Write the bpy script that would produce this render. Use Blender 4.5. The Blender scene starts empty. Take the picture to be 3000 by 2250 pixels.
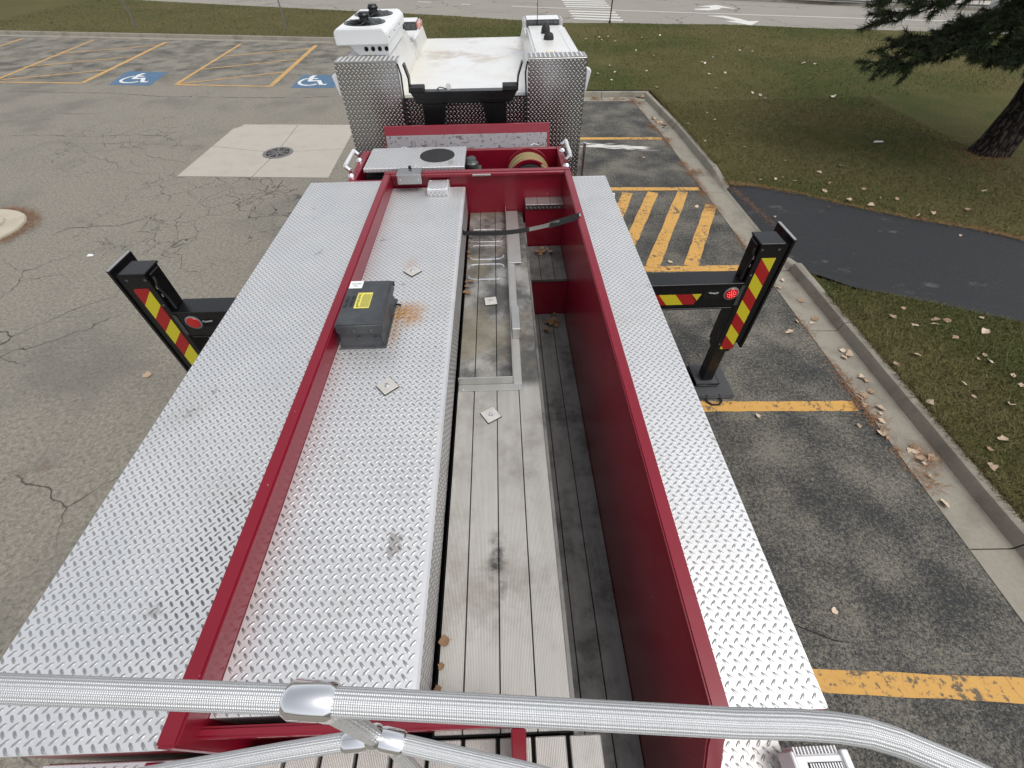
import bpy, bmesh, math, random
import numpy as np
from mathutils import Vector, Matrix

random.seed(7)
rng = np.random.default_rng(7)
C = bpy.context.scene.collection
SC = bpy.context.scene

# ------------------------------------------------------------------ camera
F_PX, PITCH, YAW, ROLL, CAM_Z = 1281.0763, .83135032, .0174016239, .0184401524, 3.9
fw = Vector((math.sin(YAW) * math.cos(PITCH), math.cos(YAW) * math.cos(PITCH), -math.sin(PITCH)))
rt0 = Vector((math.cos(YAW), -math.sin(YAW), 0))
dn0 = fw.cross(rt0)
rt = rt0 * math.cos(ROLL) + dn0 * math.sin(ROLL)
dn = -rt0 * math.sin(ROLL) + dn0 * math.cos(ROLL)
cam = bpy.data.cameras.new('camera')
cam.sensor_width = 36.0
cam.lens = 36.0 * F_PX / 3000.0
cam.clip_start, cam.clip_end = .02, 2000
camo = bpy.data.objects.new('camera', cam)
m3 = Matrix((rt, -dn, -fw)).transposed()
camo.matrix_world = Matrix.Translation((0, 0, CAM_Z)) @ m3.to_4x4()
C.objects.link(camo)
SC.camera = camo

# ------------------------------------------------------------------ sky, sun, exposure
SUN_EL, SUN_AZ = math.radians(64), math.radians(125)      # azimuth from +Y towards +X
w = bpy.data.worlds.new('World')
SC.world = w
w.use_nodes = True
wn = w.node_tree
wn.nodes.clear()
sky = wn.nodes.new('ShaderNodeTexSky')
sky.sky_type = 'NISHITA'
sky.sun_disc = False
sky.sun_elevation = SUN_EL
sky.sun_rotation = SUN_AZ
sky.air_density, sky.dust_density, sky.ozone_density = 1.0, 3.0, 1.0
hs = wn.nodes.new('ShaderNodeHueSaturation')             # cloud cover: the blue is washed out
hs.inputs['Saturation'].default_value = .22
bg = wn.nodes.new('ShaderNodeBackground')
bg.inputs['Strength'].default_value = .15
wo = wn.nodes.new('ShaderNodeOutputWorld')
wn.links.new(sky.outputs[0], hs.inputs['Color'])
wn.links.new(hs.outputs[0], bg.inputs['Color'])
wn.links.new(bg.outputs[0], wo.inputs['Surface'])
sun = bpy.data.lights.new('sun', 'SUN')
sun.energy = .9
sun.angle = math.radians(40)
sun.color = (1.0, .96, .9)
suno = bpy.data.objects.new('sun', sun)
sd = Vector((math.sin(SUN_AZ) * math.cos(SUN_EL), math.cos(SUN_AZ) * math.cos(SUN_EL), math.sin(SUN_EL)))
suno.rotation_euler = sd.to_track_quat('Z', 'Y').to_euler()
suno.location = sd * 60
C.objects.link(suno)
vs = SC.view_settings
vs.view_transform, vs.look, vs.gamma, vs.exposure = 'Standard', 'None', 1.0, 0.34
vs.use_curve_mapping = False
try:
    SC.cycles.max_bounces = 6
    SC.cycles.use_denoising = True
except Exception:
    pass


# ------------------------------------------------------------------ materials
class NM:
    def __init__(s, name):
        s.m = bpy.data.materials.new(name)
        s.m.use_nodes = True
        s.t = s.m.node_tree
        s.b = s.t.nodes['Principled BSDF']
        s.pos = s.t.nodes.new('ShaderNodeNewGeometry').outputs['Position']

    def _set(s, inp, v):
        if isinstance(v, bpy.types.NodeSocket):
            s.t.links.new(v, inp)
        else:
            if hasattr(inp.default_value, '__len__') and not hasattr(v, '__len__'):
                v = (v, v, v)
            if hasattr(inp.default_value, '__len__') and len(inp.default_value) == 4 and len(v) == 3:
                v = tuple(v) + (1,)
            inp.default_value = v

    def noise(s, scale, detail=4, rough=.55, vec=None, dist=0, out=0):
        n = s.t.nodes.new('ShaderNodeTexNoise')
        s._set(n.inputs['Vector'], vec or s.pos)
        n.inputs['Scale'].default_value = scale
        n.inputs['Detail'].default_value = detail
        n.inputs['Roughness'].default_value = rough
        n.inputs['Distortion'].default_value = dist
        return n.outputs[out]

    def vor(s, scale, feature='F1', vec=None, rnd=1, out=0):
        n = s.t.nodes.new('ShaderNodeTexVoronoi')
        n.feature = feature
        s._set(n.inputs['Vector'], vec or s.pos)
        n.inputs['Scale'].default_value = scale
        n.inputs['Randomness'].default_value = rnd
        return n.outputs[out]

    def wave(s, scale, direction='X', vec=None, dist=0):
        n = s.t.nodes.new('ShaderNodeTexWave')
        n.bands_direction = direction
        s._set(n.inputs['Vector'], vec or s.pos)
        n.inputs['Scale'].default_value = scale
        n.inputs['Distortion'].default_value = dist
        return n.outputs['Fac']

    def math(s, op, a, b=0.0, c=None, clamp=False):
        n = s.t.nodes.new('ShaderNodeMath')
        n.operation = op
        n.use_clamp = clamp
        s._set(n.inputs[0], a)
        s._set(n.inputs[1], b)
        if c is not None:
            s._set(n.inputs[2], c)
        return n.outputs[0]

    def step(s, v, a, b):
        n = s.t.nodes.new('ShaderNodeMapRange')
        n.interpolation_type = 'SMOOTHSTEP'
        s._set(n.inputs['Value'], v)
        n.inputs['From Min'].default_value = a
        n.inputs['From Max'].default_value = b
        return n.outputs[0]

    def mix(s, fac, a, b, blend='MIX'):
        n = s.t.nodes.new('ShaderNodeMix')
        n.data_type = 'RGBA'
        n.blend_type = blend
        s._set(n.inputs[0], fac)
        s._set(n.inputs[6], a)
        s._set(n.inputs[7], b)
        return n.outputs[2]

    def vmath(s, op, a, b):
        n = s.t.nodes.new('ShaderNodeVectorMath')
        n.operation = op
        s._set(n.inputs[0], a)
        s._set(n.inputs[1], b)
        return n.outputs['Value'] if op in ('DISTANCE', 'LENGTH', 'DOT_PRODUCT') else n.outputs[0]

    def xyz(s, v=None):
        n = s.t.nodes.new('ShaderNodeSeparateXYZ')
        s._set(n.inputs[0], v or s.pos)
        return n.outputs

    def warp(s, amount, scale):
        n = s.noise(scale, 3, out=1)
        d = s.vmath('SUBTRACT', n, (.5, .5, .5))
        return s.vmath('ADD', s.pos, s.vmath('MULTIPLY', d, (amount, amount, amount)))

    def rand(s):
        return s.t.nodes.new('ShaderNodeObjectInfo').outputs['Random']

    def set(s, **k):
        names = dict(col='Base Color', rough='Roughness', metal='Metallic', ior='IOR', coat='Coat Weight', coat_rough='Coat Roughness',
                     trans='Transmission Weight', ecol='Emission Color', estr='Emission Strength', spec='Specular IOR Level', alpha='Alpha')
        for a, v in k.items():
            s._set(s.b.inputs[names[a]], v)
        return s

    def bump(s, h, strength=.3, dist=.01):
        n = s.t.nodes.new('ShaderNodeBump')
        n.inputs['Strength'].default_value = strength
        n.inputs['Distance'].default_value = dist
        s._set(n.inputs['Height'], h)
        s.t.links.new(n.outputs[0], s.b.inputs['Normal'])
        return s


M = {}


def simple(name, col, rough=.5, metal=0.0, var=.12, scale=6.0, bump=0.0, **k):
    n = NM(name)
    f = n.noise(scale, 5)
    dark = tuple(c * (1 - var) for c in col)
    lite = tuple(min(1, c * (1 + var)) for c in col)
    n.set(col=n.mix(f, dark, lite), metal=metal, rough=n.math('MULTIPLY_ADD', n.noise(scale * 2.3, 3), .2, rough - .1), **k)
    if bump:
        n.bump(n.noise(scale * 12, 4), bump, .004)
    M[name] = n.m
    return n


# --- ground surfaces
SEAL_DARK, STONE = (.03, .0315, .034), (.34, .32, .26)


def asphalt_nodes(n):
    x, y, z = n.xyz()
    fine = n.math('ADD', n.math('MULTIPLY', n.noise(30, 5, .75), .45), n.math('MULTIPLY', n.noise(75, 5, .8), .55))
    med = n.noise(7, 5, .6)
    grit = n.vor(95, 'F1')
    big = n.noise(.42, 5, .6)
    # bare aged asphalt
    bare = n.mix(n.step(n.math('ADD', n.math('MULTIPLY', fine, .6), n.math('MULTIPLY', n.noise(21, 6, .7), .4)), .38, .62), (.115, .107, .089), (.33, .303, .25))
    bare = n.mix(n.step(med, .35, .7), bare, n.mix(.4, bare, (.25, .232, .195)))
    bare = n.mix(n.math('MULTIPLY', n.step(big, .49, .68), .45), bare, (.1, .098, .094))
    bare = n.mix(n.math('MULTIPLY', n.step(grit, .25, .05), .35), bare, (.33, .3, .24))
    # sealed stalls, coat worn off the stone tips
    wear = n.math('ADD', n.math('MULTIPLY', fine, .82), n.math('MULTIPLY', n.noise(1.3, 5, .6), .3))
    seal = n.mix(n.step(wear, .5, .66), SEAL_DARK, (.21, .196, .16))
    seal = n.mix(n.math('MULTIPLY', n.step(grit, .22, .04), .5), seal, STONE)
    edge = n.math('ADD', x, n.math('MULTIPLY', n.noise(.8, 3), 1.2))
    m1 = n.step(edge, .9, 1.8)
    m2 = n.math('MULTIPLY', n.step(n.math('ADD', y, n.math('MULTIPLY', n.noise(.6, 3), 3)), 18.2, 21), n.step(n.noise(1.4, 4), .38, .62))
    sm = n.math('MAXIMUM', m1, n.math('MULTIPLY', m2, .75))
    col = n.mix(sm, bare, seal)
    # crazing
    wv = n.warp(.45, 1.6)
    wv2 = n.warp(.25, 4)
    d1 = n.vor(.75, 'DISTANCE_TO_EDGE', wv)
    d2 = n.vor(2.1, 'DISTANCE_TO_EDGE', wv2)
    k1 = n.math('MULTIPLY', n.step(d1, .008, .002), n.step(n.noise(.33, 3), .5, .62))
    dist = n.vmath('DISTANCE', n.pos, (-5.6, 8.9, 0))
    near = n.math('MAXIMUM', n.step(dist, 3.6, 1.0), n.math('MULTIPLY', n.step(n.vmath('DISTANCE', n.pos, (-9.5, 12.3, 0)), 3.5, .8), .8))
    k2 = n.math('MULTIPLY', n.step(d2, .02, .005), n.math('MULTIPLY', near, n.step(n.noise(1.1, 3), .4, .55)))
    crack = n.math('MAXIMUM', k1, k2)
    crack = n.math('MULTIPLY', crack, n.math('SUBTRACT', 1.0, n.math('MULTIPLY', m1, .55)))
    col = n.mix(n.math('MULTIPLY', crack, .85), col, (.03, .029, .028))
    # rust coloured stains with outlines of their own
    st = n.math('MULTIPLY', n.step(n.noise(1.7, 4, .6), .66, .74), .4)
    col = n.mix(st, col, (.13, .085, .06))
    h = n.math('SUBTRACT', n.math('ADD', fine, n.math('MULTIPLY', grit, -.6)), n.math('MULTIPLY', crack, 1.5))
    return col, h


n = NM('asphalt')
c, h = asphalt_nodes(n)
n.set(col=c, rough=.88, spec=.3).bump(h, .55, .012)
M['asphalt'] = n.m

n = NM('path_asphalt')
f = n.noise(60, 6, .7)
sc = n.math('MULTIPLY', n.step(n.noise(1.1, 6, .68, n.vmath('MULTIPLY', n.pos, (1, 2.2, 1))), .6, .7), n.step(n.noise(9, 5), .36, .6))
pc = n.mix(n.step(f, .3, .75), (.011, .0125, .0145), (.034, .036, .039))
n.set(col=n.mix(n.math('MULTIPLY', sc, .6), pc, (.14, .136, .125)), rough=.75, spec=.35).bump(f, .35, .008)
M['path_asphalt'] = n.m

n = NM('road_surface')
f = n.noise(20, 6, .65)
rc = n.mix(f, (.22, .205, .175), (.31, .29, .25))
rc = n.mix(n.math('MULTIPLY', n.step(n.noise(.5, 4), .45, .7), .35), rc, (.2, .19, .17))
d1 = n.vor(.28, 'DISTANCE_TO_EDGE', n.warp(1.6, .8))
kk = n.math('MULTIPLY', n.step(d1, .013, .003), n.step(n.noise(.2, 3), .45, .55))
n.set(col=n.mix(n.math('MULTIPLY', kk, .8), rc, (.04, .038, .036)), rough=.85).bump(f, .2, .01)
M['road_surface'] = n.m


def concrete(name, a, b, stain=(.16, .145, .115), amt=.4):
    n = NM(name)
    f = n.noise(28, 7, .7)
    g = n.noise(2.2, 5, .62)
    col = n.mix(f, a, b)
    col = n.mix(n.math('MULTIPLY', n.step(g, .45, .72), amt), col, stain)
    pit = n.step(n.vor(60, 'F1'), .2, .06)
    col = n.mix(n.math('MULTIPLY', pit, .35), col, tuple(c * .45 for c in a))
    n.set(col=col, rough=.85, spec=.3).bump(n.math('SUBTRACT', f, n.math('MULTIPLY', pit, .6)), .4, .008)
    M[name] = n.m


concrete('kerb_concrete', (.2, .185, .15), (.35, .325, .27), (.12, .105, .085), .5)
concrete('pad_concrete', (.36, .335, .29), (.47, .44, .385), (.36, .31, .26), .5)
concrete('island_concrete', (.40, .36, .28), (.52, .47, .38), (.3, .25, .18), .4)


def lawn_colour(n):
    a = n.noise(.23, 5, .6)
    b = n.noise(1.4, 5, .65)
    c = n.noise(19, 5, .7)
    x_, y_, z_ = n.xyz()
    col = n.mix(n.step(a, .36, .64), (.07, .086, .024), (.138, .122, .05))
    col = n.mix(n.math('MULTIPLY', n.step(b, .45, .72), .55), col, (.125, .098, .046))
    col = n.mix(n.math('MULTIPLY', n.step(x_, 2, -6), .5), col, (.13, .115, .055))
    col = n.mix(n.math('MULTIPLY', n.step(c, .35, .75), .55), col, (.035, .036, .014))
    return col, c


n = NM('lawn')
col, c = lawn_colour(n)
n.set(col=col, rough=.95, spec=.1).bump(n.math('ADD', c, n.noise(70, 3, .7)), .9, .03)
M['lawn'] = n.m
n = NM('grass_blade')
col, c = lawn_colour(n)
g2 = n.noise(55, 3, .6)
n.set(col=n.mix(n.math('MULTIPLY', n.step(g2, .4, .62), .6), col, (.23, .2, .095)), rough=.8, spec=.15)
M['grass_blade'] = n.m
simple('bare_ground', (.09, .082, .05), .95, scale=.6, var=.3)


def paint(name, col, under, amount=.5, thr=.5):
    n = NM(name)
    f = n.noise(16, 7, .72)
    g = n.noise(1.6, 4, .6)
    chip = n.step(n.math('ADD', n.math('MULTIPLY', f, .8), n.math('MULTIPLY', g, .4)), thr + .2, thr + .27)
    d = n.vor(3.0, 'DISTANCE_TO_EDGE', n.warp(.3, 3))
    ck = n.math('MULTIPLY', n.step(d, .016, .004), n.step(n.noise(.9, 3), .47, .55))
    chip = n.math('MAXIMUM', n.math('MULTIPLY', chip, amount), n.math('MULTIPLY', ck, .8))
    base = n.mix(n.noise(9, 5, .7), tuple(c * .82 for c in col), tuple(min(1, c * 1.1) for c in col))
    n.set(col=n.mix(chip, base, under), rough=.7, spec=.3).bump(n.noise(60, 5), .4, .006)
    M[name] = n.m


paint('yellow_paint', (.58, .33, .09), (.08, .075, .066), .9, .435)
paint('faded_yellow_paint', (.56, .33, .11), (.2, .185, .15), .8, .42)
paint('white_road_paint', (.66, .65, .61), (.28, .26, .22), .7, .48)
paint('blue_paint', (.07, .15, .255), (.17, .175, .175), .6, .42)
paint('isa_white_paint', (.68, .69, .68), (.2, .3, .4), .5, .52)

# --- metals
def smudges(n):
    a = n.step(n.noise(5.2, 4, .62), .655, .71)
    b = n.step(n.noise(14, 4, .65), .69, .73)
    c = n.step(n.noise(2.1, 3, .6), .4, .55)
    return n.math('MULTIPLY', n.math('MAXIMUM', n.math('MULTIPLY', a, .55), n.math('MULTIPLY', b, .7)), c)


n = NM('tread_plate')
g = n.noise(3.1, 6, .65)
s2 = n.noise(14, 6, .7)
col = n.mix(n.step(g, .3, .75), (.70, .71, .72), (.79, .793, .795))
x, y, z = n.xyz()
col = n.mix(smudges(n), col, (.14, .115, .10))
dirt = n.math('MULTIPLY', n.step(n.noise(1.3, 6, .68), .48, .75), .5)
col = n.mix(dirt, col, (.62, .59, .53))
# rust run beside the fill box
rv = n.vmath('MULTIPLY', n.vmath('SUBTRACT', n.warp(.09, 14), (-.585, 2.06, 2.28)), (1.1, 1.15, 1.0))
rr = n.step(n.vmath('LENGTH', rv, (0, 0, 0)), .2, .04)
rr2 = n.step(n.vmath('LENGTH', n.vmath('MULTIPLY', n.vmath('SUBTRACT', n.warp(.08, 9), (-.63, 1.93, 2.28)), (2.4, .7, 1)), (0, 0, 0)), .16, .03)
rr3 = n.step(n.vmath('LENGTH', n.vmath('MULTIPLY', n.vmath('SUBTRACT', n.warp(.06, 12), (-.62, 2.58, 2.28)), (1.4, .7, 1)), (0, 0, 0)), .1, .02)
rust = n.math('MAXIMUM', n.math('MULTIPLY', rr, n.step(n.noise(11, 5, .7), .25, .5)), n.math('MAXIMUM', n.math('MULTIPLY', rr2, .6), n.math('MULTIPLY', rr3, .35)))
col = n.mix(rust, col, n.mix(n.noise(40, 4), (.36, .15, .03), (.5, .26, .075)))
n.set(col=col, metal=n.math('SUBTRACT', .62, n.math('MULTIPLY', rust, .5)), rough=n.math('MULTIPLY_ADD', s2, .22, .32))
n.bump(n.noise(9, 3), .05, .01)
M['tread_plate'] = n.m

n = NM('tread_boss')  # bosses coloured darker than the plate in place of dark reflections
dark_refl = n.step(n.vmath('LENGTH', n.vmath('MULTIPLY', n.vmath('SUBTRACT', n.warp(.2, 4), (-1.04, .62, 2.34)), (1.6, .75, 1)), (0, 0, 0)), .36, .06)  # dark reflection beside the left rail, painted into the boss colour
n.set(col=n.mix(n.math('MULTIPLY', dark_refl, .7), n.mix(smudges(n), n.mix(n.noise(5, 4), (.36, .36, .362), (.47, .47, .468)), (.1, .085, .075)), (.1, .105, .11)), metal=.75, rough=.28)
M['tread_boss'] = n.m
n = NM('upright_tread')  # sheet coloured dark to stand for the ground it mirrors
n.set(col=n.mix(n.noise(4, 5), (.38, .38, .38), (.49, .485, .48)), metal=1.0, rough=n.math('MULTIPLY_ADD', n.noise(12, 4), .14, .14))
n.bump(n.noise(5, 2), .08, .02)
M['upright_tread'] = n.m
simple('upright_boss', (.74, .74, .73), .26, 1.0, .06, 8)  # same metal coloured brighter to stand for reflected sky

n = NM('plank_aluminium')
st = n.noise(1.0, 6, .65, n.vmath('MULTIPLY', n.pos, (26, 2.0, 8)))
bl = n.noise(2.6, 6, .7)
col = n.mix(st, (.40, .385, .355), (.64, .62, .58))
col = n.mix(n.math('MULTIPLY', n.step(bl, .46, .7), .65), col, (.27, .245, .205))
sp1 = n.step(n.vmath('LENGTH', n.vmath('MULTIPLY', n.vmath('SUBTRACT', n.warp(.12, 7), (-.062, .66, 2.035)), (5.0, .95, 1)), (0, 0, 0)), .26, .03)
col = n.mix(n.math('MULTIPLY', sp1, n.step(n.noise(9, 5, .7), .35, .6)), col, (.035, .033, .03))
x, y, z = n.xyz()
far = n.step(y, 1.66, 1.74)
wet = n.math('MULTIPLY', far, n.step(n.noise(3.4, 6, .7), .33, .6))
col = n.mix(n.math('MULTIPLY', wet, .88), col, (.075, .074, .073))
ochre = n.math('MULTIPLY', far, n.math('MULTIPLY', n.step(n.noise(2.1, 4, .6), .5, .66), .6))
col = n.mix(ochre, col, (.34, .29, .19))
gr = n.wave(55, 'X')
col = n.mix(n.math('MULTIPLY', n.step(gr, .45, .1), .28), col, (.16, .15, .135))
n.set(col=col, metal=.55, rough=n.math('MULTIPLY_ADD', st, .25, n.math('MULTIPLY_ADD', far, -.16, .42)))
n.bump(gr, .5, .002)
M['plank_aluminium'] = n.m

n = NM('grimy_plank')
st = n.noise(1.0, 6, .68, n.vmath('MULTIPLY', n.pos, (22, 1.6, 8)))
bl = n.noise(3.2, 7, .72)
col = n.mix(st, (.12, .117, .11), (.29, .285, .27))
col = n.mix(n.math('MULTIPLY', n.step(bl, .42, .68), .8), col, (.045, .042, .037))
n.set(col=col, metal=.35, rough=.55).bump(st, .2, .002)
M['grimy_plank'] = n.m

simple('bright_aluminium', (.54, .53, .5), .42, .75, .14, 14)
simple('worn_aluminium', (.5, .495, .475), .4, .8, .2, 9)
simple('washer_steel', (.6, .575, .53), .45, .35, .2, 30)
simple('wear_metal', (.88, .88, .87), .16, 1.0, .1, 12)
simple('chrome', (.86, .86, .88), .12, 1.0, .03, 4)
simple('handle_white', (.76, .77, .77), .35, .3, .04, 8)
n = NM('ribbed_tube')
n.set(col=n.mix(n.noise(22, 5, .7), (.52, .53, .535), (.64, .65, .655)), metal=.6, rough=.42)
n.bump(n.math('ADD', n.wave(120, 'X', n.vmath('ADD', n.pos, n.vmath('MULTIPLY', n.pos, (0, 1.2, 1.2)))), n.wave(120, 'X', n.vmath('MULTIPLY', n.pos, (1, -.5, -.5)))), .35, .0012)
M['ribbed_tube'] = n.m
n = NM('scuffed_panel')
v = n.vmath('MULTIPLY', n.warp(.05, 9), (9, 40, 40))
sc1 = n.step(n.noise(1.0, 5, .7, v), .56, .62)
sc2 = n.step(n.noise(1.3, 4, .7, n.vmath('MULTIPLY', n.warp(.06, 14), (30, 16, 16))), .58, .63)
col = n.mix(n.noise(6, 5), (.22, .21, .22), (.32, .31, .32))
col = n.mix(n.math('MULTIPLY', n.math('MAXIMUM', sc1, sc2), .85), col, (.06, .018, .03))
n.set(col=col, metal=.3, rough=.5)
M['scuffed_panel'] = n.m

# --- paints and plastics
n = NM('red_paint')
g = n.noise(4, 5, .6)
dust = n.math('MULTIPLY', n.step(n.noise(2.2, 6, .7), .52, .78), .16)
col = n.mix(g, (.185, .003, .0145), (.225, .005, .0195))
col = n.mix(n.math('MULTIPLY', n.step(n.noise(48, 2, .5), .77, .79), .6), col, (.55, .42, .42))
n.set(col=n.mix(dust, col, (.27, .13, .11)), rough=.36, spec=.35, coat=.4, coat_rough=.14)
n.bump(n.noise(3, 2), .03, .02)
M['red_paint'] = n.m
simple('black_paint', (.005, .0053, .006), .3, 0, .25, 9, spec=.5)
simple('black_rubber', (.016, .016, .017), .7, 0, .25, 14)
simple('pad_rubber', (.05, .052, .055), .6, 0, .2, 8)
simple('black_webbing', (.017, .017, .018), .85, 0, .3, 90, .4)
simple('grey_webbing', (.2, .19, .165), .85, 0, .25, 60, .4)
n = NM('white_paint')
g = n.noise(2.4, 6, .65)
col = n.mix(n.step(g, .35, .8), (.74, .745, .74), (.66, .65, .605))
x, y, z = n.xyz()
low = n.step(z, 2.66, 2.6)
sm = n.math('MULTIPLY', low, n.math('MULTIPLY', n.step(n.noise(1.5, 5, .65), .48, .66), n.step(y, 6.0, 7.0)))
col = n.mix(n.math('MULTIPLY', sm, .75), col, (.42, .32, .22))
yl = n.math('MULTIPLY', low, n.math('MULTIPLY', n.step(x, -.55, -1.0), .35))
col = n.mix(yl, col, (.62, .58, .42))
mk = n.math('MULTIPLY', n.step(n.noise(9, 4, .6, n.vmath('MULTIPLY', n.pos, (.6, 1.6, 1))), .70, .74), .35)
col = n.mix(mk, col, (.25, .23, .2))
n.set(col=col, rough=.36, coat=.3, coat_rough=.15)
M['white_paint'] = n.m
simple('white_plastic', (.76, .77, .78), .4, 0, .05, 3)
n = NM('grey_plastic')
g = n.noise(9, 6, .65)
col = n.mix(n.step(g, .3, .8), (.035, .039, .043), (.066, .071, .077))
col = n.mix(n.math('MULTIPLY', n.step(n.noise(3.3, 4), .55, .7), .4), col, (.11, .116, .12))
n.set(col=col, rough=.5).bump(n.noise(200, 3), .15, .002)
M['grey_plastic'] = n.m
simple('yellow_sheeting', (.62, .55, .02), .42, 0, .05, 40, coat=.3)
simple('red_sheeting', (.36, .008, .008), .42, 0, .05, 40, coat=.3)
simple('red_lens', (.5, .006, .01), .2, 0, .05, 30, coat=.6)
simple('amber_lens', (.72, .36, .3), .25, 0, .3, 30, coat=.6)
n = NM('lit_led')
n.set(col=(.9, .05, .05), ecol=(1.0, .09, .09), estr=2.2)
M['lit_led'] = n.m
n = NM('clear_lens')
n.set(col=(.86, .84, .82), rough=.12, trans=.55, ior=1.45)
M['clear_lens'] = n.m
simple('dark_lens', (.05, .055, .06), .12, 0, .2, 10, coat=.8)
simple('sticker_white', (.78, .79, .79), .5, 0, .03, 5)
simple('sticker_yellow', (.72, .65, .13), .5, 0, .04, 5)
simple('sticker_gold', (.62, .46, .2), .5, 0, .06, 30)
simple('ink', (.012, .012, .013), .6, 0, .1, 5)
simple('cast_iron', (.2, .19, .185), .6, .4, .2, 30, .3)
simple('void', (.004, .004, .004), .9, 0, .1, 5)
simple('engine_metal', (.1, .11, .11), .42, .6, .35, 30)
simple('galvanised', (.3, .32, .33), .5, .6, .15, 20)
n = NM('rope')
n.set(col=n.mix(n.wave(55, 'DIAGONAL', dist=2), (.15, .11, .045), (.4, .31, .15)), rough=.85)
M['rope'] = n.m
n = NM('dry_leaf')
r = n.rand()
col = n.mix(r, (.27, .17, .1), (.7, .58, .44))
n.set(col=n.mix(n.math('MULTIPLY', n.noise(40, 4), .5), col, (.3, .2, .12)), rough=.75)
M['dry_leaf'] = n.m
n = NM('white_leaf')
n.set(col=n.mix(n.rand(), (.42, .36, .27), (.74, .69, .6)), rough=.75)
M['white_leaf'] = n.m
n = NM('brown_leaf')
n.set(col=n.mix(n.noise(30, 4), (.13, .065, .03), (.3, .19, .1)), rough=.8)
M['brown_leaf'] = n.m
n = NM('pine_litter')
n.set(col=n.mix(n.noise(25, 4), (.14, .055, .02), (.32, .17, .08)), rough=.85)
M['pine_litter'] = n.m
n = NM('bark')
v = n.vmath('MULTIPLY', n.warp(.25, 3), (9, 9, 2.2))
b1 = n.vor(1.6, 'DISTANCE_TO_EDGE', v)
n.set(col=n.mix(n.step(b1, .02, .3), (.012, .010, .009), n.mix(n.noise(6, 5), (.045, .038, .033), (.085, .07, .058))), rough=.95, spec=.1)
n.bump(n.math('ADD', b1, n.math('MULTIPLY', n.noise(30, 5), .3)), 1.0, .05)
M['bark'] = n.m
n = NM('pine_needle')
n.set(col=n.mix(n.noise(1.6, 4), (.022, .036, .017), (.06, .078, .034)), rough=.7, spec=.2)
M['pine_needle'] = n.m
simple('car_silver', (.42, .44, .46), .3, .5, .04, 3, coat=.6)
simple('car_glass', (.16, .22, .26), .08, 0, .1, 2, coat=1.0)


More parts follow.
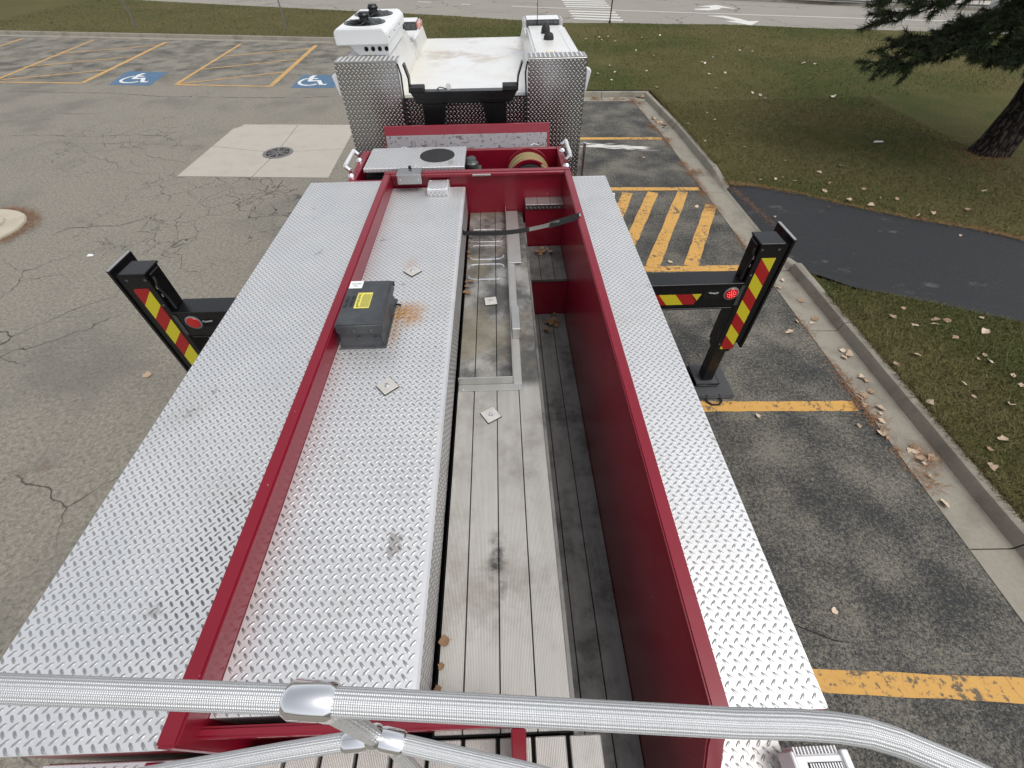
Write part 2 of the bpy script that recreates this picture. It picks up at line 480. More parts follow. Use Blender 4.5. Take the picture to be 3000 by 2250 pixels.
# ------------------------------------------------------------------ mesh helpers
class MB:
    def __init__(s):
        s.v, s.f, s.m = [], [], []

    def add(s, vs, fs, m=0):
        o = len(s.v)
        s.v += [tuple(p) for p in vs]
        s.f += [tuple(i + o for i in f) for f in fs]
        s.m += [m] * len(fs)
        return s

    def hexa(s, p, m=0):
        return s.add(p, [(0, 3, 2, 1), (4, 5, 6, 7), (0, 1, 5, 4), (1, 2, 6, 5), (2, 3, 7, 6), (3, 0, 4, 7)], m)

    def box(s, x0, x1, y0, y1, z0, z1, m=0):
        return s.hexa([(x0, y0, z0), (x1, y0, z0), (x1, y1, z0), (x0, y1, z0), (x0, y0, z1), (x1, y0, z1), (x1, y1, z1), (x0, y1, z1)], m)

    def prism(s, poly, axis, a, b, m=0):
        def P(q, t):
            if axis == 'x':
                return (t, q[0], q[1])
            if axis == 'y':
                return (q[0], t, q[1])
            return (q[0], q[1], t)
        k = len(poly)
        vs = [P(q, a) for q in poly] + [P(q, b) for q in poly]
        fs = [tuple(range(k))[::-1], tuple(range(k, 2 * k))] + [(i, (i + 1) % k, (i + 1) % k + k, i + k) for i in range(k)]
        return s.add(vs, fs, m)

    def sheet(s, poly, z, m=0):
        return s.add([(p[0], p[1], p[2] if len(p) > 2 else z) for p in poly], [tuple(range(len(poly)))], m)

    def tube(s, pts, r, n=10, m=0, cap=True, flat=None, roll=0.0):
        pts = [Vector(p) for p in pts]
        rs = r if hasattr(r, '__len__') else [r] * len(pts)
        o = len(s.v)
        up = None
        for i, p in enumerate(pts):
            d = (pts[min(i + 1, len(pts) - 1)] - pts[max(i - 1, 0)]).normalized()
            if up is None:
                up = Vector((0, 0, 1)) if abs(d.z) < .9 else Vector((0, 1, 0))
            a = d.cross(up).normalized()
            b = a.cross(d).normalized()
            up = b
            for k in range(n):
                t = 2 * math.pi * k / n + roll
                ca, cb = math.cos(t) * rs[i], math.sin(t) * rs[i] * (flat if flat else 1)
                s.v.append(tuple(p + a * ca + b * cb))
        for i in range(len(pts) - 1):
            for k in range(n):
                s.f.append((o + i * n + k, o + i * n + (k + 1) % n, o + (i + 1) * n + (k + 1) % n, o + (i + 1) * n + k))
                s.m.append(m)
        if cap:
            s.f.append(tuple(o + k for k in range(n))[::-1])
            s.f.append(tuple(o + (len(pts) - 1) * n + k for k in range(n)))
            s.m += [m, m]
        return s

    def lathe(s, prof, c, axis='z', n=20, m=0, cap=True):
        """prof: (radius, height) pairs"""
        o = len(s.v)
        for r, h in prof:
            for k in range(n):
                t = 2 * math.pi * k / n
                a, b = r * math.cos(t), r * math.sin(t)
                q = {'z': (a, b, h), 'y': (a, h, b), 'x': (h, a, b)}[axis]
                s.v.append((c[0] + q[0], c[1] + q[1], c[2] + q[2]))
        for i in range(len(prof) - 1):
            for k in range(n):
                s.f.append((o + i * n + k, o + i * n + (k + 1) % n, o + (i + 1) * n + (k + 1) % n, o + (i + 1) * n + k))
                s.m.append(m)
        if cap:
            s.f.append(tuple(o + k for k in range(n))[::-1])
            s.f.append(tuple(o + (len(prof) - 1) * n + k for k in range(n)))
            s.m += [m, m]
        return s

    def stroke(s, pts, wd, z, m=0):
        """flat thick polyline lying at height z"""
        P = [Vector((p[0], p[1])) for p in pts]
        L, R_ = [], []
        for i, p in enumerate(P):
            d = (P[min(i + 1, len(P) - 1)] - P[max(i - 1, 0)]).normalized()
            nn = Vector((-d.y, d.x)) * (wd[i] if hasattr(wd, '__len__') else wd) / 2
            L.append(p + nn)
            R_.append(p - nn)
        k = len(P)
        vs = [(q.x, q.y, z) for q in R_] + [(q.x, q.y, z) for q in L]
        return s.add(vs, [(i, i + 1, k + i + 1, k + i) for i in range(k - 1)], m)

    def build(s, name, mats, parent=None, bevel=0.0, seg=1, smooth=False, loc=None, recalc=True):
        me = bpy.data.meshes.new(name)
        me.from_pydata(s.v, [], s.f)
        mats = mats if isinstance(mats, (list, tuple)) else [mats]
        for q in mats:
            me.materials.append(M[q])
        if len(mats) > 1:
            me.polygons.foreach_set('material_index', s.m)
        if recalc or bevel:
            bm = bmesh.new()
            bm.from_mesh(me)
            if recalc:
                bmesh.ops.recalc_face_normals(bm, faces=bm.faces)
            if bevel:
                es = [e for e in bm.edges if len(e.link_faces) == 2 and e.calc_face_angle(0) > .35]
                bmesh.ops.bevel(bm, geom=es, offset=bevel, segments=seg, affect='EDGES', clamp_overlap=True)
            bm.to_mesh(me)
            bm.free()
        if smooth:
            me.polygons.foreach_set('use_smooth', [True] * len(me.polygons))
            me.set_sharp_from_angle(angle=math.radians(40))
        return link(name, me, parent, loc)


LOC = {}


def link(name, data, parent=None, loc=None):
    o = bpy.data.objects.new(name, data)
    C.objects.link(o)
    if parent is not None:
        o.parent = parent
        if parent.name in LOC:
            o.matrix_parent_inverse = Matrix.Translation(-Vector(LOC[parent.name]))
    if loc is not None:
        o.location = loc
    return o


def thing(name, label, cat, loc=(0, 0, 0), group=None):
    o = bpy.data.objects.new(name, None)
    o.empty_display_size = .2
    C.objects.link(o)
    o.location = loc
    LOC[o.name] = loc
    return tag(o, label, cat, group)


def tag(o, label, cat, group=None):
    o['label'], o['category'] = label, cat
    if group:
        o['group'] = group
    return o


def struct(o, label=None):
    o['kind'] = 'structure'
    if label:
        o['label'] = label
    return o


def stuff(o, label=None, cat=None):
    o['kind'] = 'stuff'
    if label:
        o['label'] = label
    if cat:
        o['category'] = cat
    return o


def arrays_object(name, verts, faces, mat, parent=None, smooth=False):
    """fast build from numpy arrays; faces is (n, k)"""
    me = bpy.data.meshes.new(name)
    nv, nf, k = len(verts), len(faces), faces.shape[1]
    me.vertices.add(nv)
    me.vertices.foreach_set('co', np.ascontiguousarray(verts, dtype=np.float32).ravel())
    me.loops.add(nf * k)
    me.loops.foreach_set('vertex_index', np.ascontiguousarray(faces, dtype=np.int32).ravel())
    me.polygons.add(nf)
    me.polygons.foreach_set('loop_start', np.arange(0, nf * k, k, dtype=np.int32))
    me.update(calc_edges=True)
    me.materials.append(M[mat])
    return link(name, me, parent)


# tread plate bosses: lens shaped, rows alternate their slant
_L, _W, _H = .0288, .0102, .0025
BOSS = np.array([(-_L / 2, 0, 0), (-_L / 4, -.42 * _W, 0), (_L / 4, -.42 * _W, 0), (_L / 2, 0, 0), (_L / 4, .42 * _W, 0), (-_L / 4, .42 * _W, 0),
                 (-_L * .27, 0, _H), (_L * .27, 0, _H)])
BOSS_F = np.array([(0, 1, 6), (1, 2, 7), (1, 7, 6), (2, 3, 7), (3, 4, 7), (4, 5, 6), (4, 6, 7), (5, 0, 6)])


def tread(parent, origin, u, v, U, V, mat='tread_boss', skip=None, scale=1.0):
    """raised bosses on the plane origin + a*u + b*v, 0<a<U, 0<b<V"""
    u, v = np.array(u, float), np.array(v, float)
    nn = np.cross(u, v)
    du, dv = .0345 * scale, .0185 * scale
    cs = []
    r = 0
    b = .010
    while b < V - .008:
        a = .012 + (du / 2 if r % 2 else 0)
        while a < U - .010:
            if not (skip and skip(a, b)):
                cs.append((a, b, 1 if r % 2 else -1))
            a += du
        b += dv
        r += 1
    if not cs:
        return None
    cs = np.array(cs)
    k = math.sqrt(.5)
    ang = cs[:, 2]
    t = BOSS * scale
    X = (t[None, :, 0] * k - t[None, :, 1] * k * ang[:, None]) + cs[:, 0:1]
    Y = (t[None, :, 0] * k * ang[:, None] + t[None, :, 1] * k) + cs[:, 1:2]
    Z = np.broadcast_to(t[None, :, 2], X.shape)
    P = np.array(origin)[None, None] + X[..., None] * u + Y[..., None] * v + Z[..., None] * nn
    F = BOSS_F[None] + (np.arange(len(cs)) * 8)[:, None, None]
    o = arrays_object('tread_pattern', P.reshape(-1, 3), F.reshape(-1, 3), mat, parent)
    o['kind'] = 'stuff'
    return o


def text(name, body, size, loc, rot, mat, parent, align='CENTER', sx=1.0):
    cu = bpy.data.curves.new(name, 'FONT')
    cu.body, cu.size, cu.align_x, cu.align_y = body, size, align, 'CENTER'
    cu.extrude = .0003
    cu.resolution_u = 3
    cu.materials.append(M[mat])
    t = bpy.data.objects.new(name, cu)
    C.objects.link(t)
    bpy.context.view_layer.update()
    me = bpy.data.meshes.new_from_object(t.evaluated_get(bpy.context.evaluated_depsgraph_get()))
    bpy.data.objects.remove(t)
    o = bpy.data.objects.new(name, me)
    C.objects.link(o)
    o.location, o.rotation_euler, o.scale = loc, rot, (sx, 1, 1)
    o.parent = parent
    return o


# ================================================================== THE SETTING
def lerp_line(pts):
    xs, ys = [p[0] for p in pts], [p[1] for p in pts]

    def f(x):
        if x <= xs[0]:
            return ys[0] + (x - xs[0]) * (ys[1] - ys[0]) / (xs[1] - xs[0])
        if x >= xs[-1]:
            return ys[-1] + (x - xs[-1]) * (ys[-1] - ys[-2]) / (xs[-1] - xs[-2])
        return float(np.interp(x, xs, ys))
    return f


lawn_far = lerp_line([(-23.2, 37.6), (-15.5, 34.34), (-8.4, 31.46), (-2.64, 29.13), (3.16, 26.3), (6.4, 25.93), (10.1, 25.03), (14.07, 23.84), (22, 21.3)])
kerb_left_back = lerp_line([(-23.87, 27.54), (-15.65, 25.88), (-6.9, 24.07)])
EDGE_X, KERB_BACK = 4.045, 4.56
PATH_FAR = [(4.50, 8.75), (5.0, 8.62), (5.65, 8.3), (6.5, 7.64), (7.32, 7.12), (8.12, 6.71), (8.58, 6.34), (10.5, 5.5), (14, 4.2), (24, .5)]
PATH_NEAR = [(4.50, 5.80), (4.8, 5.5), (5.12, 5.2), (6.05, 4.76), (6.89, 4.31), (9, 3.2), (14, 1.0), (24, -2.8)]
pf, pn = lerp_line(PATH_FAR), lerp_line(PATH_NEAR)


def lawn_z(x, y):
    z = .118 + .018 * math.sin(x * .9 + 1.3) * math.sin(y * .7) * min(1, max(0, (x - 4.7)))
    if x > 4.4:
        d = min(pf(x) - y, y - pn(x))              # > 0 on the path
        t = min(1, max(0, (d + .12) / .2))
        z = z * (1 - t) + (-.01) * t
        if 5.0 < y < 9.6 and x < 5.3:
            z *= max(.35, min(1, (x - 4.4)))
    return z


b = MB().sheet([(-400, -400), (400, -400), (400, 400), (-400, 400)], -.15)
struct(b.build('ground', 'bare_ground'))
b = MB().sheet([(-45, -35), (EDGE_X + .03, -35), (EDGE_X + .03, 14.5), (1.9, 14.7), (1.9, 21.9), (-45, 31.2)], 0)
struct(b.build('parking_lot', 'asphalt'))


def grid(x0, x1, nx, ylo, yhi, ny, zf):
    vs, fs = [], []
    for i in range(nx + 1):
        x = x0 + (x1 - x0) * i / nx
        a, c_ = ylo(x), yhi(x)
        for j in range(ny + 1):
            y = a + (c_ - a) * j / ny
            vs.append((x, y, zf(x, y)))
    for i in range(nx):
        for j in range(ny):
            p = i * (ny + 1) + j
            fs.append((p, p + ny + 1, p + ny + 2, p + 1))
    return vs, fs


b = MB()
vs_, fs_ = grid(KERB_BACK - .02, 10, 46, lambda x: -7, lawn_far, 230, lawn_z)
b.add(vs_, fs_)
vs_, fs_ = grid(10, 40, 40, lambda x: -12, lawn_far, 90, lawn_z)
b.add(vs_, fs_)
vs_, fs_ = grid(1.9, KERB_BACK - .02, 14, lambda x: 15.30 - .075 * (x - 2.7), lawn_far, 60, lambda x, y: .118)
b.add(vs_, fs_)
vs_, fs_ = grid(-45, 1.9, 80, lambda x: kerb_left_back(x) - .02, lawn_far, 16, lambda x, y: .118)
b.add(vs_, fs_)
struct(b.build('lawn', 'lawn', smooth=True, recalc=False))

# asphalt footpath leading off to the right
pts = [(x, y, .065) for x, y in PATH_FAR] + [(x, y, .065) for x, y in PATH_NEAR[::-1]]
pts[0] = (4.50, 8.75, .03)
pts[-1] = (4.50, 5.80, .03)
struct(MB().add(pts, [tuple(range(len(pts)))]).build('footpath', 'path_asphalt'))


# kerb and gutter: profile across the kerb, sections with open joints
def kerb_profile(h):
    return [(0, -.10), (0, .006), (.20, -.004), (.385, -.012), (.405, -.002), (.42 + .01, h * .72), (.445, h * .93), (.475, h), (.52, h), (.545, h * .94), (.555, h * .8), (.555, -.10)]


def kerb_run(parent, p0, p1, side, h0=.13, h1=.13, gap=.006):
    """section from p0 to p1; 'side' is the unit vector from the asphalt edge towards the lawn"""
    p0, p1 = Vector(p0), Vector(p1)
    d = (p1 - p0).normalized()
    p0, p1 = p0 + d * gap, p1 - d * gap
    side = Vector(side)
    nseg = max(1, int((p1 - p0).length / .25))
    vs, fs = [], []
    k = 12
    for i in range(nseg + 1):
        t = i / nseg
        q = p0.lerp(p1, t)
        h = h0 + (h1 - h0) * t
        for (a, z) in kerb_profile(h):
            wob = .006 * math.sin(q.y * 5.1 + a * 30) + .004 * math.sin(q.y * 13 + q.x * 7)
            if .42 < a < .56:
                a += wob * .6
            r = q + side * a
            vs.append((r.x, r.y, z))
    for i in range(nseg):
        for j in range(k - 1):
            fs.append((i * k + j, i * k + j + 1, (i + 1) * k + j + 1, (i + 1) * k + j))
    fs.append(tuple(range(k)))
    fs.append(tuple(nseg * k + j for j in range(k))[::-1])
    o = MB().add(vs, fs).build('kerb_section', 'kerb_concrete', parent, smooth=True)
    return o


ke = link('kerb', None)
struct(ke)
ys = [-6, -3.4, -.8, 1.4, 4.35, 5.78]
for a, c_ in zip(ys[:-1], ys[1:]):
    kerb_run(ke, (EDGE_X, a), (EDGE_X, c_), (1, 0))
kerb_run(ke, (EDGE_X, 5.78), (EDGE_X, 6.15), (1, 0), .09, .022)
kerb_run(ke, (EDGE_X, 6.15), (EDGE_X, 8.55), (1, 0), .022, .022)
kerb_run(ke, (EDGE_X, 8.55), (EDGE_X, 9.5), (1, 0), .022, .12)
kerb_run(ke, (EDGE_X, 9.5), (EDGE_X, 12.2), (1, 0))
kerb_run(ke, (EDGE_X - .02, 12.2), (EDGE_X - .15, 15.0), (1, 0))
for xa, xb in ((1.9, 3.05), (3.05, 4.42)):
    kerb_run(ke, (xa, 14.63 - .075 * (xa - 2.6)), (xb, 14.63 - .075 * (xb - 2.6)), (.075, .997))
xs = [-46, -38, -32, -27.6, -24.5, -21.5, -18.5, -15.5, -12.5, -9.6, -6.6, -3.6, -.8, 1.9]
for a, c_ in zip(xs[:-1], xs[1:]):
    sd_ = Vector((.2, .98)).normalized()
    kerb_run(ke, (a - .11, kerb_left_back(a) - .56), (c_ - .11, kerb_left_back(c_) - .56), (sd_.x, sd_.y))
kerb_run(ke, (1.9, 14.75), (1.9, 22.0), (-1, 0))

# road beyond the lawn
far2 = lerp_line([(-30, 53.5), (13.05, 33.3), (15.5, 32.25), (17.68, 30.82), (22.9, 28.6), (40, 21)])
vs_, fs_ = grid(-45, 45, 60, lambda x: lawn_far(x) - .4, far2, 8, lambda x, y: 0.0)
struct(MB().add(vs_, fs_).build('road', 'road_surface', recalc=False))
k2 = link('road_kerb', None)
struct(k2)
for i in range(-8, 44, 4):
    kerb_run(k2, (i, far2(i) - .4), (i + 4, far2(i + 4) - .4), (.4, .917), .15, .15)
vs_, fs_ = grid(-45, 45, 30, lambda x: far2(x) + .12, lambda x: far2(x) + 1.1, 2, lambda x, y: .13)
struct(MB().add(vs_, fs_).build('verge', 'path_asphalt', recalc=False))
vs_, fs_ = grid(-45, 45, 30, lambda x: far2(x) + 1.1, lambda x: far2(x) + 2.7, 2, lambda x, y: .14)
struct(MB().add(vs_, fs_).build('pavement', 'pad_concrete', recalc=False))

# ------------------------------------------------------------------ painted markings
def marking(name, pts, wd, mat, z=.004, jag=True):
    P = []
    for a, c_ in zip(pts[:-1], pts[1:]):
        n_ = max(1, int(math.dist(a, c_) / .12)) if jag else 1
        for i in range(n_):
            t = i / n_
            P.append((a[0] + (c_[0] - a[0]) * t, a[1] + (c_[1] - a[1]) * t))
    P.append(pts[-1])
    ws = [wd * (1 + (random.uniform(-.07, .07) if jag else 0)) for _ in P]
    return struct(MB().stroke(P, ws, z).build(name, mat, recalc=False))


for pts_, wd in (([(1.6, 11.67), (3.97, 11.52)], .16), ([(1.7, 8.83), (3.98, 8.70)], .15), ([(1.2, 5.95), (3.98, 5.86)], .16),
                 ([(1.0, 3.16), (3.96, 3.05)], .15), ([(1.0, .58), (3.98, .36)], .155), ([(1.0, -2.2), (3.98, -2.4)], .155)):
    marking('parking_line', pts_, wd, 'yellow_paint')
for pts_ in ([(2.10, 7.55), (2.52, 8.60)], [(2.05, 6.45), (3.03, 8.60)], [(2.36, 5.97), (3.63, 8.60)], [(2.97, 5.96), (3.99, 8.0)]):
    marking('hatch_line', pts_, .21, 'yellow_paint', .0055)
# access aisles across the lot
A1 = dict(l=[(-17.45, 18.4), (-18.22, 25.45)], r=[(-14.07, 17.95), (-14.55, 24.6)])
A2 = dict(l=[(-10.70, 17.48), (-10.99, 23.85)], r=[(-7.40, 17.0), (-7.60, 23.25)])
for A in (A1, A2):
    marking('parking_line', A['l'], .13, 'faded_yellow_paint')
    marking('parking_line', A['r'], .17, 'faded_yellow_paint')
    marking('parking_line', [A['l'][0], A['r'][0]], .12, 'faded_yellow_paint', .0055)
marking('parking_line', [(-21.2, 19.9), (-21.9, 26.2)], .13, 'faded_yellow_paint')
for pts_ in ([(-10.80, 21.47), (-7.67, 22.61)], [(-10.77, 19.5), (-7.56, 20.73)], [(-10.67, 17.57), (-7.48, 18.82)],
             [(-18.01, 22.65), (-14.58, 23.9)], [(-17.84, 20.49), (-14.52, 21.78)], [(-17.4, 18.6), (-14.3, 19.7)]):
    marking('hatch_line', pts_, .1, 'faded_yellow_paint', .007)
struct(MB().sheet([(-13.03, 17.67), (-11.53, 17.45), (-11.79, 19.2), (-13.36, 19.47)], .004).build('parking_bay_panel', 'blue_paint'))
struct(MB().sheet([(-6.67, 16.78), (-5.25, 16.66), (-5.42, 18.22), (-6.74, 18.40)], .004).build('parking_bay_panel', 'blue_paint'))
ISA = [([(-12.72, 18.72), (-12.85, 18.6), (-12.905, 18.4), (-12.9, 18.22), (-12.82, 18.05), (-12.68, 17.92), (-12.5, 17.86), (-12.34, 17.88), (-12.2, 18.0)], .10),
       ([(-12.57, 19.09), (-12.64, 18.9), (-12.6, 18.65), (-12.57, 18.40)], .15), ([(-12.62, 18.39), (-12.19, 18.40)], .13),
       ([(-12.25, 18.44), (-12.03, 17.93), (-11.83, 17.91)], .13), ([(-12.62, 18.74), (-12.34, 18.64)], .1)]
for dx, dy, sx_ in ((0, 0, 1), (6.28, -.84, .92)):
    b = MB()
    for i, (pts_, wd) in enumerate(ISA):
        b.stroke([(-12.4 + (p[0] + 12.4) * sx_ + dx, p[1] + dy) for p in pts_], wd, .0075 + .0004 * i)
    struct(b.build('wheelchair_symbol', 'isa_white_paint', recalc=False))
# road paint
marking('road_line', [(.93, 32.63), (2.84, 31.87), (9.13, 29.56), (15.85, 27.23), (24, 24.5)], .13, 'white_road_paint')
for pts_ in ([(-4.64, 35.16), (-3.84, 34.71)], [(-2.0, 33.8), (-1.43, 33.57)], [(-7.9, 36.4), (-7.1, 36.05)]):
    marking('road_line', pts_, .15, 'white_road_paint')
for i in range(9):
    t = i / 8
    if i == 4:
        continue
    a = (4.0 - .06 * t, 34.4 - 6.1 * t)
    c_ = (6.47 - .22 * t, 33.75 - 6.3 * t)
    marking('crossing_bar', [a, c_], .36, 'white_road_paint', .0055, jag=False)
for pts_ in ([(10.62, 28.27), (11.48, 28.13), (11.91, 27.3), (12.09, 26.53), (12.61, 26.53), (11.8, 25.48), (11.03, 26.73), (11.57, 26.73), (11.24, 27.66)],
             [(10.69, 30.4), (11.58, 30.55), (11.7, 30.85), (11.08, 31.11), (12.3, 31.55), (12.87, 30.07), (12.25, 30.6), (11.9, 30.05), (11.2, 29.8), (10.62, 30.1)]):
    struct(MB().sheet(pts_, .004).build('lane_arrow', 'white_road_paint'))


# long open cracks in the lot
def crack(pts_, wd):
    P = []
    for a, c_ in zip(pts_[:-1], pts_[1:]):
        n_ = max(2, int(math.dist(a, c_) / .14))
        for i in range(n_):
            t = i / n_
            P.append((a[0] + (c_[0] - a[0]) * t + random.uniform(-.03, .03), a[1] + (c_[1] - a[1]) * t + random.uniform(-.035, .035)))
    P.append(pts_[-1])
    ws = [max(.004, wd * .55 * random.uniform(.2, 1.4)) for _ in P]
    ws[0] = ws[-1] = .002
    struct(MB().stroke(P, ws, .0035).build('asphalt_crack', 'void', recalc=False))


crack([(-16.26, 17.2), (-14.3, 16.94), (-12.4, 16.65), (-10.2, 16.09), (-8.2, 15.86), (-6.3, 15.7), (-4.85, 15.7), (-3, 15.6)], .035)
crack([(-12.8, 12.87), (-11.8, 12.85), (-10.5, 12.65), (-9.4, 12.7), (-8.63, 12.58), (-8.15, 12.16)], .03)
crack([(-12.68, 14.67), (-12.18, 14.57), (-11.48, 14.58), (-11.3, 14.64)], .025)
crack([(-8.1, 7.5), (-7.93, 7.76), (-7.5, 7.8), (-7.1, 7.83), (-6.8, 7.99), (-6.65, 8.3)], .018)
crack([(-5.03, 8.58), (-4.8, 8.9), (-4.6, 9.1), (-4.65, 9.66)], .022)
crack([(-5.6, 9.4), (-5.45, 9.05), (-5.15, 8.85), (-5.05, 8.5), (-5.35, 8.1)], .014)
crack([(-4.6, 9.1), (-4.35, 8.95), (-4.2, 8.6)], .012)
crack([(-6.65, 8.3), (-6.4, 7.9), (-6.0, 7.75), (-5.75, 7.3), (-5.8, 6.9)], .012)
crack([(-5.8, 6.9), (-5.4, 6.7), (-5.2, 6.3), (-4.8, 6.15)], .010)
crack([(-9.4, 12.4), (-9.1, 11.9), (-8.7, 11.7), (-8.3, 11.2), (-7.6, 10.9), (-7.05, 10.6)], .014)
crack([(-10.3, 11.9), (-9.6, 11.2), (-8.9, 10.9), (-8.4, 10.3), (-7.6, 10.1)], .012)
crack([(-11.2, 12.3), (-10.3, 12.1), (-9.2, 12.15), (-8.2, 11.9), (-7.1, 11.75)], .012)
crack([(1.55, 1.72), (1.85, 1.2), (2.1, .9), (2.3, .8), (2.62, .72)], .012)
crack([(2.2, 5.9), (2.6, 5.93), (2.75, 5.83), (3.2, 5.9), (3.55, 5.82)], .014)
crack([(1.9, 7.6), (2.5, 7.65), (3.1, 7.75), (3.5, 7.7)], .012)

# whitish spill beside the second stall line
b = MB()
for i in range(46):
    t = random.random()
    x_, y_ = 1.95 + 1.5 * t + random.gauss(0, .05), 11.2 - .28 * t + random.gauss(0, .07)
    l_ = random.uniform(.08, .3)
    b.stroke([(x_ - l_, y_ + .06 * l_), (x_, y_ + random.uniform(-.02, .02)), (x_ + l_, y_ - .15 * l_)], [.004, random.uniform(.02, .075), .004], .0045 + .00003 * i)
struct(b.build('dried_paint_spill', 'white_road_paint', recalc=False))

# four slab concrete apron round the drain
ap = struct(link('concrete_apron', None))
PC = {(0, 0): (-7.04, 9.97), (1, 0): (-5.36, 9.83), (2, 0): (-3.675, 9.68), (0, 1): (-7.02, 11.72), (1, 1): (-5.28, 11.18), (2, 1): (-3.72, 11.35),
      (0, 2): (-6.99, 13.3), (1, 2): (-5.35, 13.17), (2, 2): (-3.76, 13.03)}
for i in (0, 1):
    for j in (0, 1):
        q = [Vector(PC[(i, j)]), Vector(PC[(i + 1, j)]), Vector(PC[(i + 1, j + 1)]), Vector(PC[(i, j + 1)])]
        cc = sum(q, Vector((0, 0))) / 4
        q = [p + (cc - p).normalized() * .014 for p in q]
        if (i, j) == (0, 1):
            q = q[:3] + [Vector((-6.82, 13.28)), Vector((-6.86, 13.1)), Vector((-7.0, 12.95))]
        MB().prism([tuple(p) for p in q], 'z', -.1, .012).build('slab', 'pad_concrete', ap, bevel=.004)

# round drain grate
dx_, dy_ = -5.235, 11.17
dr = thing('drain_grate', 'round cast iron drain grate in the centre of the concrete apron', 'drain', (dx_, dy_, .012))
b = MB()
b.lathe([(.30, .013), (.345, .013), (.345, .024), (.335, .028), (.30, .026), (.30, .013)], (dx_, dy_, 0), 'z', 32, cap=False)
b.build('rim', 'cast_iron', dr, smooth=True)
MB().lathe([(.30, .0125), (.30, .0135)], (dx_, dy_, 0), 'z', 24).build('pit', 'void', dr)
for ring, (r0, r1) in enumerate(((.272, .305), (.2, .215), (.13, .146), (.03, .075))):
    b = MB()
    k = 32
    for i in range(k):
        t0, t1 = 2 * math.pi * i / k, 2 * math.pi * (i + 1) / k
        p = [(dx_ + r * math.cos(t), dy_ + r * math.sin(t)) for r, t in ((r0, t0), (r1, t0), (r1, t1), (r0, t1))]
        b.prism(p, 'z', .014, .0235)
    b.build('ring_bar', 'cast_iron', dr)
for i in range(8):
    t = math.pi * i / 4 + .2
    ca, sa = math.cos(t), math.sin(t)
    b = MB().prism([(dx_ + ca * r - sa * o, dy_ + sa * r + ca * o) for r, o in ((.02, -.016), (.30, -.016), (.30, .016), (.02, .016))], 'z', .0141, .0245)
    b.build('spoke', 'cast_iron', dr)

# island nose at the left edge
isl = thing('kerb_island', 'rounded pale concrete island end poking in at the left edge of the lot', 'island', (-10.5, 7.7, 0))
out = [(-14, 8.9)] + [(-9.75 + .95 * math.cos(t), 7.72 + .95 * math.sin(t) * (.85)) for t in np.linspace(math.pi / 2, -math.pi / 2, 14)] + [(-14, 6.6)]
MB().prism(out, 'z', -.05, .05).build('gutter_pan', 'island_concrete', isl, bevel=.015, seg=2, smooth=True)
top = [(-14, 8.5)] + [(-9.75 + .58 * math.cos(t), 7.8 + .58 * math.sin(t) * (.85)) for t in np.linspace(math.pi / 2, -math.pi / 2, 12)] + [(-14, 7.2)]
MB().prism(top, 'z', .03, .072).build('nose', 'island_concrete', isl, bevel=.012, seg=2, smooth=True)


# ------------------------------------------------------------------ grass blades
def blades(count, sampler, hmin, hmax, wd, lean):
    P = sampler(count)
    n_ = len(P)
    th = rng.uniform(0, 2 * math.pi, n_)
    hh = rng.uniform(hmin, hmax, n_)
    ln = rng.normal(0, lean, (n_, 2))
    dx = np.stack([np.cos(th), np.sin(th), np.zeros(n_)], 1) * (wd * rng.uniform(.6, 1.3, n_))[:, None]
    tip = P + np.stack([ln[:, 0] * hh, ln[:, 1] * hh, hh], 1)
    V = np.stack([P - dx, P + dx, tip], 1).reshape(-1, 3)
    return V, np.arange(n_ * 3).reshape(-1, 3)


def lawn_samples(x0, x1, y0, y1, dens_pow=1.0):
    def f(n_):
        x = rng.uniform(x0, x1, n_)
        y = y0 + (y1 - y0) * rng.uniform(0, 1, n_) ** dens_pow
        pts = []
        for a, c_ in zip(x, y):
            if c_ > lawn_far(a) + .02:
                continue
            if a > 4.4 and pn(a) - .03 < c_ < pf(a) + .03:
                continue
            pts.append((a, c_, lawn_z(a, c_) - .004 if a > 4.5 else .112))
        return np.array(pts)
    return f


Vs, Fs, off = [], [], 0
for args in ((62000, lawn_samples(4.56, 8.2, .8, 6.2), .025, .06, .005, .8), (52000, lawn_samples(4.56, 10.5, 6.2, 14), .025, .06, .0065, .8),
             (34000, lawn_samples(4.4, 16, 14, 26, .9), .025, .055, .010, .7), (9000, lawn_samples(4.55, 4.64, .5, 15), .04, .085, .0045, .9)):
    V, F_ = blades(*args)
    Vs.append(V)
    Fs.append(F_ + off)
    off += len(V)


def left_strip(n_):
    x = rng.uniform(-26, 4.5, n_)
    t = rng.uniform(0, 1, n_)
    return np.array([(a, (kerb_left_back(a) if a < 1.9 else 15.3) * (1 - k) + lawn_far(a) * k, .112) for a, k in zip(x, t)])


V, F_ = blades(26000, left_strip, .03, .07, .014, .7)
Vs.append(V)
Fs.append(F_ + off)
stuff(arrays_object('grass', np.concatenate(Vs), np.concatenate(Fs), 'grass_blade'), 'short mown green and brown grass covering the lawn', 'grass')

# ------------------------------------------------------------------ pine needle litter
def litter(pts):
    n_ = len(pts)
    th = rng.uniform(0, math.pi, n_)
    L = rng.uniform(.018, .042, n_)
    d = np.stack([np.cos(th), np.sin(th), rng.uniform(-.05, .12, n_)], 1) * L[:, None]
    s_ = np.stack([-np.sin(th), np.cos(th), np.zeros(n_)], 1) * .002
    P = np.array(pts)
    V = np.stack([P - d - s_, P + d - s_, P + d + s_, P - d + s_], 1).reshape(-1, 3)
    return V, np.arange(n_ * 4).reshape(-1, 4)


pts = []


def clump(x, y, z, rx, ry, n_):
    for _ in range(n_):
        pts.append((random.gauss(x, rx), random.gauss(y, ry), z + random.uniform(.002, .022)))


